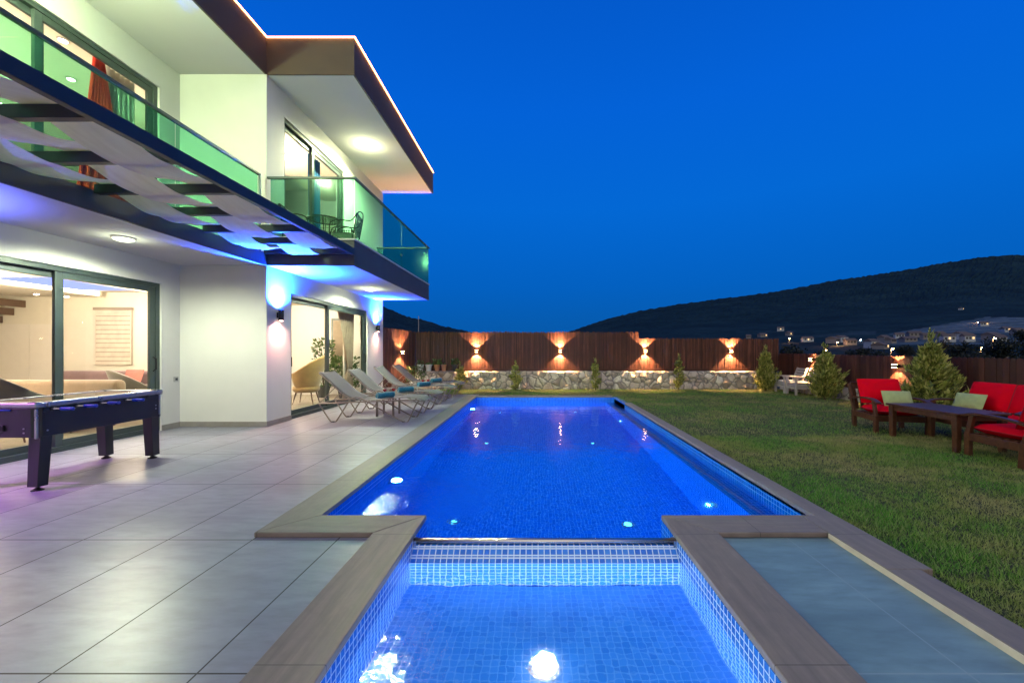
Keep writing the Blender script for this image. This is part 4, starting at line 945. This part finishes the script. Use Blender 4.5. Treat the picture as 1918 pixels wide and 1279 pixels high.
for sx in (-1, 1):
    for sy in (-1, 1): MB().bar((sx * .305, sy * .49, 0), (sx * .305, sy * .49, .505), .062, .062, (0, 1, 0), .075, .075).build('leg', M['teak'], tb, bevel=.005)
for q in ((-.27, .27, -.505, -.475), (-.27, .27, .475, .505), (-.32, -.29, -.455, .455), (.29, .32, -.455, .455)): m = MB(); m.box(*q, .425, .503); m.build('apron', M['teak'], tb)
# white slatted armchairs
def white_chair(loc, rz, label):
    t = thing('white_armchair', label, 'armchair', loc, rz, 'white slatted armchairs'); w, D = .60, .62; mt = M['whitewood']
    for x in (-w / 2 + .03, w / 2 - .03):
        MB().box(x - .025, x + .025, -D / 2, -D / 2 + .06, 0, .52).build('leg', mt, t, bevel=.004)
        m = MB(); m.bar((x, D / 2 - .03, 0), (x, D / 2 - .03, .5), .05, .06, (0, 1, 0)); m.bar((x, D / 2 - .05, .36), (x, D / 2 + .12, .80), .04, .05, (0, 1, 0)); m.build('leg', mt, t, bevel=.004)
        MB().box(x - .04, x + .04, -D / 2 - .02, D / 2 + .02, .522, .548).build('armrest', mt, t, bevel=.004)
        m = MB(); m.box(x - .012, x + .012, -D / 2 + .06, D / 2 - .06, .19, .25); m.box(x - .012, x + .012, -D / 2 + .06, D / 2 - .06, .27, .33); m.build('side_slats', mt, t)
    m = MB(); m.box(-w / 2 + .06, w / 2 - .06, -D / 2 + .01, -D / 2 + .035, .19, .25); m.box(-w / 2 + .06, w / 2 - .06, -D / 2 + .01, -D / 2 + .035, .27, .33); m.build('front_slats', mt, t)
    m = MB()
    for i in range(6): m.box(-w / 2 + .06, w / 2 - .06, -D / 2 + .04 + i * .09, -D / 2 + .11 + i * .09, .325, .345)
    m.build('seat', mt, t)
    m = MB(); cushion(m, -w / 2 + .06, w / 2 - .06, -D / 2 + .03, D / 2 - .08, .346, .40); m.build('seat_pad', M['sheer'], t, smooth=True)
    m = MB()
    for i in range(5): z = .42 + i * .085; y = D / 2 - .05 + (z - .36) * .386 - .02; m.bar((-w / 2 + .055, y, z), (w / 2 - .055, y, z), .018, .065)
    m.build('backrest', mt, t); return t
wc = white_chair((8.18, 12.62, -.03), R(-97), 'white slatted armchair on the lawn, nearer of the two')
dup(wc, (8.2, 13.27, -.03), R(-94), 'white slatted armchair on the lawn, farther one beside the conifer')

# ================================================================== BALCONY FURNITURE AND ROOMS
def wire_chair(loc, rz, label):
    t = thing('balcony_chair', label, 'chair', loc, rz, 'black metal chairs on the balcony'); r = .011
    for x in (-.24, .24):
        MB().tube(smooth_pts([(x, -.22, 0), (x, -.22, .40), (x, -.20, .60), (x, -.05, .66), (x * .95, .16, .66), (x * .8, .26, .82)], 5), r, 7).build('arm_frame', M['blackmetal'], t, smooth=True)
        MB().tube([(x, .22, 0), (x * .95, .18, .42)], r, 7).build('leg', M['blackmetal'], t, smooth=True)
    MB().tube(smooth_pts([(-.22, .20, .42), (-.21, .27, .80), (0, .31, .88), (.21, .27, .80), (.22, .20, .42)], 5), r, 7).build('back_frame', M['blackmetal'], t, smooth=True)
    m = MB()
    for i in range(9):
        x = -.18 + i * .045; m.tube([(x, .205, .43), (x, .28, .80)], .006, 5)
    for i in range(6): z = .48 + i * .06; y = .215 + (z - .43) * .19; m.tube([(-.2, y, z), (.2, y, z)], .006, 5)
    m.build('back_weave', M['blackmetal'], t)
    m = MB(); m.lathe([(0, .42), (.22, .42), (.23, .43), (.22, .44), (0, .44)], n=24); m.build('seat', M['black'], t); return t
b0 = wire_chair((-4.42, 7.62, 3.142), R(100), 'black metal balcony chair left of the round table'); dup(b0, (-3.72, 7.95, 3.142), R(-80), 'black metal balcony chair right of the round table')
dup(b0, (-4.15, 8.55, 3.142), R(10), 'black metal balcony chair behind the round table')
t = thing('balcony_table', 'small round glass topped table on the corner balcony', 'table', (-4.08, 7.85, 3.142))
MB().lathe([(0, .70), (.29, .70), (.29, .708), (0, .708)], n=28).build('table_top', glass('table_top_glass', (.7, .8, .75), 1.3), t)
MB().tube([(.29 * math.cos(a), .29 * math.sin(a), .70) for a in np.linspace(0, 2 * math.pi, 28, endpoint=False)], .012, 7, closed=True).build('rim', M['blackmetal'], t, smooth=True)
for i in range(4):
    a = i * math.pi / 2 + .4; MB().tube([(.25 * math.cos(a), .25 * math.sin(a), .70), (.12 * math.cos(a), .12 * math.sin(a), .36), (.24 * math.cos(a), .24 * math.sin(a), 0)], .010, 7).build('leg', M['blackmetal'], t, smooth=True)
# curtains: wavy cloth
def curtain(label, x, y0, y1, z0, z1, mat, tie=None, axis='Y', amp=.035, waves=7):
    t = thing('curtain', label, 'curtain', (x, y0, z0) if axis == 'Y' else (y0, x, z0)); rows = []; yc = (tie or (0, 0))[0]
    for i, z in enumerate(np.linspace(z0, z1, 26)):
        row = []; k = 1
        if tie: k = tie[1] + (1 - tie[1]) * min(1, abs(z - tie[2]) / tie[3]) ** 1.0
        for j in range(70):
            u = j / 69; y = y0 + (y1 - y0) * u
            if tie: y = yc + (y - yc) * k
            w = x + amp * math.sin(u * waves * 2 * math.pi + .3 * math.sin(z * 2))
            row.append((w, y, z) if axis == 'Y' else (y, w, z))
        rows.append(row)
    m = MB(); m.grid(rows); m.build('cloth', M[mat], t, world=True, smooth=True, solid=.006); return t
curtain('red curtain hanging open inside the upper left window', HR - .30, 5.75, 6.72, Z2 + .02, 5.72, 'redcurtain', (6.1, .12, 5.72, 2.6))
curtain('pale green sheer curtain at the right edge of the upper left window', HR - .38, 6.3, 6.76, Z2 + .02, 5.72, 'sheer', waves=6)
curtain('vivid blue curtain gathered inside the upper corner window', HX - .32, 9.05, 9.55, 3.16, 5.70, 'bluecurtain', waves=5)
curtain('taupe curtain tied back inside the right pane of the near door', HX - .34, 10.35, 11.4, .02, 2.5, 'taupecurtain', (11.2, .28, .9, 1.7))
curtain('pale sheer curtain at the right edge of the near door', HX - .42, 10.9, 11.42, .02, 2.5, 'sheer', waves=6)
t = thing('roman_blind', 'cream day and night blind with dark bands on the far room wall', 'blind', (-9.9, 9.58, 1.0))
MB().box(-.42, .42, -.03, -.015, 0, 1.28).build('cloth', M['blind'], t)
m = MB(); [m.box(-.40, .40, -.036, -.031, .08 + i * .105, .095 + i * .105) for i in range(11)]; m.build('bands', M['blindline'], t)
MB().box(-.45, .45, -.06, -.0, 1.28, 1.34).build('cassette', M['blindline'], t, bevel=.006)
def sofa(name, label, loc, rz, w, mat, pill=None, hb=.82):
    t = thing(name, label, 'sofa', loc, rz)
    MB().box(-w / 2, w / 2, -.42, .42, .14, .40).build('base', M[mat], t, bevel=.05)
    m = MB(); cushion(m, -w / 2 + .15, -.01, -.42, .26, .40, .52); m.build('seat_cushion', M[mat], t, smooth=True); m = MB(); cushion(m, .01, w / 2 - .15, -.42, .26, .40, .52); m.build('seat_cushion', M[mat], t, smooth=True)
    MB().box(-w / 2, w / 2, .24, .46, .38, hb).build('backrest', M[mat], t, bevel=.09, seg=5)
    for s_ in (-1, 1): MB().box(s_ * (w / 2 - .07) - .08, s_ * (w / 2 - .07) + .08, -.42, .26, .38, .60).build('armrest', M[mat], t, bevel=.06, seg=4)
    for sx in (-1, 1):
        for sy in (-1, 1): MB().bar((sx * (w / 2 - .15), sy * .32, .14), (sx * (w / 2 - .13), sy * .34, .012), .035, .035, (0, 1, 0), .018, .018).build('leg', M['walnut'], t)
    return t
sofa('sofa', 'long beige sofa seen from behind in the ground floor room', (-8.45, 6.9, 0), R(180) + R(180), 2.2, 'sofa')
sofa('sofa', 'mauve sofa against the far wall under the blind', (-9.6, 8.9, 0), 0, 2.3, 'sofa2', hb=.88)
t = thing('sofa_cushion', 'rust coloured cushion at the right end of the mauve sofa', 'pillow', (-8.85, 8.95, .72)); m = MB(); cushion(m, -.2, .2, -.2, .2, -.03, .03, Matrix.Rotation(R(72), 4, 'X'), 8, .04); m.build('cover', M['pinkpillow'], t, smooth=True)
def tulip(name, label, loc, rz, mat, s=1.0):
    t = thing(name, label, 'armchair', loc, rz); rows = []
    for i in range(13):
        u = i / 12; row = []
        for j in range(25):
            a = (j / 24 - .5) * R(250); hgt = .42 + .50 * max(0, math.cos(a / 1.39)) ** 1.5; r = .24 + .16 * u ** .7; z = .40 + (hgt - .0) * u * .95 + 0
            row.append((r * math.sin(a) * 1.05 * s, (r * math.cos(a)) * s * (1 + .25 * u * max(0, math.cos(a))), (z if u > 0 else .40) * s * .98))
        rows.append(row)
    m = MB(); m.grid(rows); m.build('shell', M[mat], t, smooth=True, solid=.05)
    m = MB(); m.lathe([(0, .30), (.26, .30), (.31, .36), (.31, .44), (.26, .48), (0, .49)], n=24, m=Matrix.Scale(s, 4)); m.build('seat', M[mat], t, smooth=True)
    for sx in (-1, 1):
        for sy in (-1, 1): MB().bar((sx * .17 * s, sy * .17 * s, .32 * s), (sx * .24 * s, sy * .24 * s, .0), .03, .03, (0, 1, 0), .015, .015).build('leg', M['walnut'], t)
    return t
tulip('indoor_armchair', 'mustard winged armchair just inside the door behind the loungers', (-5.75, 10.2, .012), R(-80), 'mustard', .97)
tulip('indoor_armchair', 'grey rounded chair at the left edge of the sliding door', (-7.3, 5.65, 0), R(160), 'greychair', .92)
tulip('indoor_armchair', 'olive grey rounded chair behind the football table', (-7.75, 7.9, 0), R(150), 'greychair', .78)
t = thing('coffee_table', 'low dark coffee table beside the mustard armchair', 'table', (-6.1, 9.35, .012)); MB().lathe([(0, .40), (.35, .40), (.35, .44), (0, .44)], n=30).build('table_top', M['walnut'], t)
MB().lathe([(.2, 0), (.2, .02), (.04, .04), (.04, .40)], n=20).build('pedestal', M['blackmetal'], t)
t = thing('wardrobe', 'dark wardrobe with a mirrored door in the upper left room', 'wardrobe', (-9.3, 8.9, Z2)); MB().box(-.9, .9, -.3, .3, 0, 2.2).build('cabinet', M['wardrobe'], t, bevel=.005); MB().box(-.88, .0, -.33, -.302, .05, 2.15).build('mirror_door', M['mirror'], t, bevel=.003); MB().box(.01, .88, -.33, -.302, .05, 2.15).build('door', M['wardrobe'], t, bevel=.003)
t = thing('indoor_window', 'dark framed window on the far wall seen through the near door', 'window', (-5.95, 12.38, 1.0)); MB().box(-.25, .25, -.05, 0, -.2, 1.3).build('frame', M['frame'], t, bevel=.005); MB().box(-.19, .19, -.058, -.052, -.14, 1.24).build('pane', M['blindline'], t)
t = thing('indoor_window', 'roller blind window in the upper corner room', 'window', (-6.3, 12.38, 4.2)); MB().box(-.7, .7, -.05, 0, 0, 1.2).build('blind', M['blind'], t, bevel=.005)
m = MB(); [m.box(-.7, .7, -.056, -.051, .1 + i * .12, .115 + i * .12) for i in range(9)]; m.build('bands', M['blindline'], t)

# ================================================================== HILLS, TREES AND VILLAGE
RU = [(-4000, 150), (-600, 210), (300, 190), (600, 125), (712, 84), (760, 63), (778, 59), (800, 54), (830, 44), (870, 36), (905, 26), (1040, 26), (1070, 35), (1130, 56), (1200, 74), (1270, 85), (1350, 95.5), (1458, 110), (1566, 130), (1674, 146), (1764, 162), (1830, 172), (1890, 178), (1950, 178), (2300, 200), (3200, 160), (6000, 120)]
def ridge(px): return float(np.interp(px, [a for a, b in RU], [b for a, b in RU]))
rng_ = np.random.default_rng(11); PH = rng_.uniform(0, 6.28, (24, 2)); FR = rng_.uniform(.5, 1.5, (24, 2))
def nz(x, y, s, k=6):
    v = 0
    for i in range(k): v += math.sin(x * s * FR[i, 0] * (1.7 ** i) + PH[i, 0] + 1.3 * math.sin(y * s * FR[i, 1] * (1.5 ** i) + PH[i, 1])) / (1.6 ** i)
    return v / 2
YR = 1500.0
def elev(px, Y):
    """height of the terrain above the yard, along the direction of photo column px at depth Y"""
    t = max(0, min(1, (Y - 90) / (YR - 90))); e = ridge(px) * t ** .75 - 41 * 90 / max(Y, 90) * (1 - .0 * t) - 3 * (1 - t)
    X = (px - CX) * Y / F
    z = H + (e + (41 * 90 / YR) * t) * Y / F
    z += nz(X, Y, .004) * 9 * math.sin(math.pi * min(1, t)) * min(1, ridge(px) / 90) + nz(X, Y, .02) * 1.2 * t
    if Y > YR: z -= (Y - YR) * .12
    return z
cols = np.concatenate([np.linspace(-4000, 500, 50, endpoint=False), np.linspace(500, 2300, 420), np.linspace(2330, 6500, 50)])
yr = np.concatenate([[60], 90 * (YR / 90) ** np.linspace(0, 1, 110), [1560, 1700, 2100, 2800]])
hv = []; hc = []
for px in cols:
    r = []
    for Y in yr:
        z = elev(px, Y) if Y > 61 else -3.5
        jag = 0
        if Y >= 600: jag = (abs(nz((px - CX) * Y / F, Y, .13, 3)) * 3.2 + random.uniform(-1, 1.6)) * min(1, (Y - 600) / 500)
        r.append(((px - CX) * Y / F, Y, z + jag))
    hv.append(r)
m = MB(); m.grid(hv)
k = N('hillside'); v = k.coord(); at = k.n('Attribute'); at.attribute_name = 'field'
n1 = k.noise(v, .012, 6, .6); n2 = k.noise(v, .08, 4, .7); vo = k.n('TexVoronoi'); k.l(v, vo.inputs['Vector']); vo.inputs['Scale'].default_value = .17
c = k.ramp(n1, [(.3, (.003, .015, .022)), (.5, (.006, .026, .033)), (.7, (.014, .040, .046))]); c = k.mix(k.rng(n2, .4, .65, 0, .6), c, (.003, .007, .009))  # blue of distant haze is put into the slope colours
st = k.coord((.02, .25, .25)); fn = k.noise(st, 1.0, 5, .7); fc = k.ramp(fn, [(.35, (.012, .025, .03)), (.5, (.07, .11, .14)), (.7, (.15, .20, .25))])
c = k.mix(at.outputs['Fac'], c, fc); b = k.bump(vo.outputs[0], .9, 2.2)
k.pbr(c, .95, 0, b, .1)
hill = struct('hills', m, k.m, smooth=False)
fa = []
for px in cols:
    for Y in yr:
        e = CY - (CY - (elev(px, Y) - H) * F / Y) if Y > 61 else 0
        q = 0
        if 1600 < px < 2200 and 10 < e < 62 and Y < 900: q = min(1, (px - 1600) / 80) * (.75 + .9 * nz((px - CX) * Y / F, Y, .02, 4)) * (1 if e < 20 + (px - 1600) * .17 else 0)
        if 1380 < px < 1640 and 14 < e < 36 and Y < 900: q = max(q, .4 * nz((px - CX) * Y / F, Y, .03, 4))
        fa.append(max(0, min(1, q)))
a = hill.data.attributes.new('field', 'FLOAT', 'POINT'); a.data.foreach_set('value', fa)
def on_hill(px, py, Y0=95):
    Y = Y0
    while Y < YR:
        z = elev(px, Y)
        if CY - (z - H) * F / Y <= py: return Vector(((px - CX) * Y / F, Y, z))
        Y *= 1.01
    return Vector(((px - CX) * YR / F, YR, elev(px, YR)))
# village houses
hm = [plain('far_wall_a', (.30, .33, .36), .8), plain('far_wall_b', (.16, .15, .15), .8)]; hr_ = plain('far_roof', (.09, .07, .06), .8)
LITW = emit('lit_window', (1, .62, .28), 1.6)
def far_house(p, w, d, h, rz, lit, mi, lb):
    t = thing('village_house', lb, 'house', p, rz, 'distant village houses on the slope')
    MB().box(-w / 2, w / 2, -d / 2, d / 2, -2, h).build('wall', hm[mi], t)
    MB().add([(-w / 2 - .4, -d / 2 - .4, h), (w / 2 + .4, -d / 2 - .4, h), (w / 2 + .4, d / 2 + .4, h), (-w / 2 - .4, d / 2 + .4, h), (-w / 2, 0, h + 1.6), (w / 2, 0, h + 1.6)], [(0, 1, 5, 4), (1, 2, 5), (2, 3, 4, 5), (3, 0, 4), (0, 3, 2, 1)]).build('roof', hr_, t)
    for i in range(3):
        x = (-.3 + .3 * i) * w; MB().box(x - .5, x + .5, -d / 2 - .06, -d / 2 - .01, h * .45, h * .45 + 1.3).build('window', LITW if (lit and i == lit % 3) else M['black'], t)
vr = random.Random(4)
for i, (px, py) in enumerate(((1402, 634), (1428, 631), (1462, 620), (1478, 629), (1512, 640), (1560, 643), (1575, 641), (1592, 646), (1632, 652), (1648, 654), (1655, 640), (1668, 643), (1684, 634), (1700, 640), (1712, 632), (1735, 636), (1760, 634), (1775, 641), (1800, 636), (1812, 640), (1842, 611), (1856, 637), (1870, 640), (1885, 622), (1800, 581), (1905, 628))):
    p = on_hill(px, py); lit_ = vr.choice([0, 0, 1, 2]); mi_ = vr.randrange(2)
    far_house(p, vr.uniform(4, 8), vr.uniform(4, 7), vr.uniform(2, 3.6), vr.uniform(-.5, .5), lit_, mi_, (('pale', 'dim brownish')[mi_] + (' lit' if lit_ else ' unlit') + ' village house' + (' above the end of the rear fence' if px < 1500 else ' in the middle of the valley' if px < 1670 else ' behind the biggest conifer' if px < 1780 else ' at the far right, by the pale fields')))
# street lamps
SODIUM = emit('street_bulb', (1, .45, .14), 260); COOL = emit('street_bulb_white', (.9, .9, 1), 160)
def street_lamp(px, py, label, Y, hgt=7, e=4000, mt=SODIUM, col=(1, .5, .2), r=.28):
    top = Pd(px, py, Y); g = elev(px, Y); hgt = max(3.5, top.z - g); base = Vector((top.x, top.y, top.z - hgt))
    t = thing('street_lamp', label, 'street lamp', base, group='distant street lamps in the village')
    MB().tube([(0, 0, -.3), (0, 0, hgt), (0, -.6, hgt + .25)], [.12, .08, .05], 6).build('pole', M['concrete'], t)
    MB().lathe([(0, -.5 * r), (r * .8, -.3 * r), (r, 0), (r * .7, .4 * r), (0, .6 * r)], (0, -.6, hgt + .1), 10).build('bulb', mt, t, smooth=True)
    lamp('lamp_light', 'POINT', base + Vector((0, -1.2, hgt - .1)), e, col, t, r)
street_lamp(1837, 652, 'brightest orange street lamp, low on the right beyond the fence', 110, e=3500, r=.30)
street_lamp(1860, 634, 'orange street lamp above the brightest one, beside a pale pole', 150, e=3500, r=.30)
street_lamp(1669, 654, 'orange street lamp just above the fence, left of the biggest conifer', 130, e=3000, r=.26)
street_lamp(1545, 657, 'orange street lamp behind the tip of the bushy conifer', 120, e=1500, r=.2)
street_lamp(1831, 604, 'orange street lamp highest on the right slope', 420, e=26000, r=.6)
street_lamp(1798, 629, 'orange street lamp in the middle of the pale fields', 330, e=16000, r=.55)
street_lamp(1718, 629, 'small orange street lamp at the left end of the pale fields', 330, e=12000, r=.45)
street_lamp(1567, 641, 'faint orange street lamp among the houses at the centre of the valley', 260, e=6000, r=.3)
street_lamp(1611, 636, 'tiny white street lamp in the middle of the valley', 300, e=1500, mt=COOL, col=(.9, .95, 1), r=.32)
street_lamp(1594, 637, 'tiny white street lamp left of its twin in the valley', 310, e=1200, mt=COOL, col=(.9, .95, 1), r=.22)
street_lamp(1738, 628, 'small orange street lamp right behind the tip of the biggest conifer', 340, e=6000, r=.35)
street_lamp(1410, 636, 'tiny white lamp over the rear fence, at the left end of the village', 320, e=3000, mt=COOL, col=(.6, .9, 1), r=.3)
for px, py, Y, e, lb in ((1905, 634, 340, 5000, 'orange street lamp at the right edge of the pale fields'), (1880, 612, 400, 7000, 'orange street lamp high up near the right edge'), (1752, 645, 240, 3500, 'orange street lamp left of the round dark tree'),
        (1640, 640, 300, 3000, 'orange street lamp above the valley houses, left of centre'), (1770, 622, 400, 5000, 'faint orange street lamp above the middle of the pale fields'), (1478, 634, 330, 2500, 'faint orange street lamp above the end of the rear fence')):
    street_lamp(px, py, lb, Y, e=e, r=.3)
t = thing('utility_pole', 'thin utility pole beyond the rear fence near the house', 'pole', Pd(784, 640, 60)); t.location.z = -3; MB().tube([(0, 0, 0), (0, 0, H + 3 + (CY - 592) * 60 / F)], [.08, .05], 8).build('pole', M['concrete'], t)
t = thing('utility_pole', 'pale pole standing beyond the right hand fence', 'pole', Pd(1856, 670, 70)); t.location.z = -3; MB().tube([(0, 0, 0), (0, 0, H + 3 + (CY - 640) * 70 / F)], [.2, .16], 8).build('pole', M['concrete'], t)
# trees beyond the fence
def far_tree(label, px, ytop, Y, wpx, n, seed, squat=.7):
    rnd = random.Random(seed); top = Pd(px, ytop, Y); g = -3.2; w = wpx * Y / F; h = top.z - g
    t = thing('tree', label, 'tree', (top.x, Y, g), group='dark trees beyond the fence')
    m = MB(); m.tube([(0, 0, -.3), (.1, 0, h * .3), (0, .1, h * .7)], [.22, .16, .05], 7)
    lobes = []
    for i in range(13):
        a = rnd.uniform(0, 6.28); rr = w * .5 * rnd.uniform(.15, .75); z = h * rnd.uniform(.35, .88); s_ = w * .5 * rnd.uniform(.28, .5)
        c = Vector((rr * math.cos(a), rr * math.sin(a), min(z, h - s_ * squat))); lobes.append((c, s_)); m.tube([(0, 0, h * .3), (c.x * .5, c.y * .5, c.z * .8), tuple(c)], [.08, .05, .02], 5, caps=False)
    m.build('trunk', M['bark'], t); m = MB(); l = max(.16, w * .045)
    for c, s_ in lobes:
        for i in range(n // 13):
            d = Vector((rnd.gauss(0, 1), rnd.gauss(0, 1), rnd.gauss(0, 1))).normalized() * s_ * rnd.uniform(.55, 1.1); d.z *= squat; p = c + d
            u = Vector((rnd.gauss(0, 1), rnd.gauss(0, 1), rnd.gauss(0, 1))).normalized(); v_ = u.cross(Vector((rnd.gauss(0, 1), rnd.gauss(0, 1), rnd.gauss(0, 1)))).normalized(); q = l * rnd.uniform(.5, 1.3)
            m.add([p, p + u * q + v_ * q * .4, p + u * q * 1.6, p + u * q - v_ * q * .4], [(0, 1, 2, 3)])
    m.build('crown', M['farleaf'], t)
for i, (px, yt, Y, w, lb) in enumerate(((1478, 648, 75, 80, 'dark broad tree above the corner where the two fences meet'), (1530, 652, 62, 60, 'dark low tree just behind the tip of the bushy conifer'), (1600, 652, 80, 60, 'dark low tree between the bushy conifer and the lit fence lamp'),
        (1650, 655, 70, 50, 'dark low bush behind the lit right fence lamp'), (1700, 646, 95, 46, 'dark small tree left of the biggest conifer'), (1762, 630, 120, 34, 'dark round tree right behind the biggest conifer tip'), (1800, 641, 80, 70, 'dark wide tree right of the biggest conifer'),
        (1880, 632, 68, 70, 'dark tall tree near the right edge, beyond the fence'), (1930, 606, 75, 60, 'dark tall tree cut by the right edge'), (1832, 656, 55, 60, 'dark low tree under the brightest street lamp'), (815, 616, 90, 34, 'dark round treetop over the rear fence, left one'), (850, 618, 95, 40, 'dark treetop over the rear fence, right one'))):
    far_tree(lb, px, yt, Y, w, 2600, 40 + i)
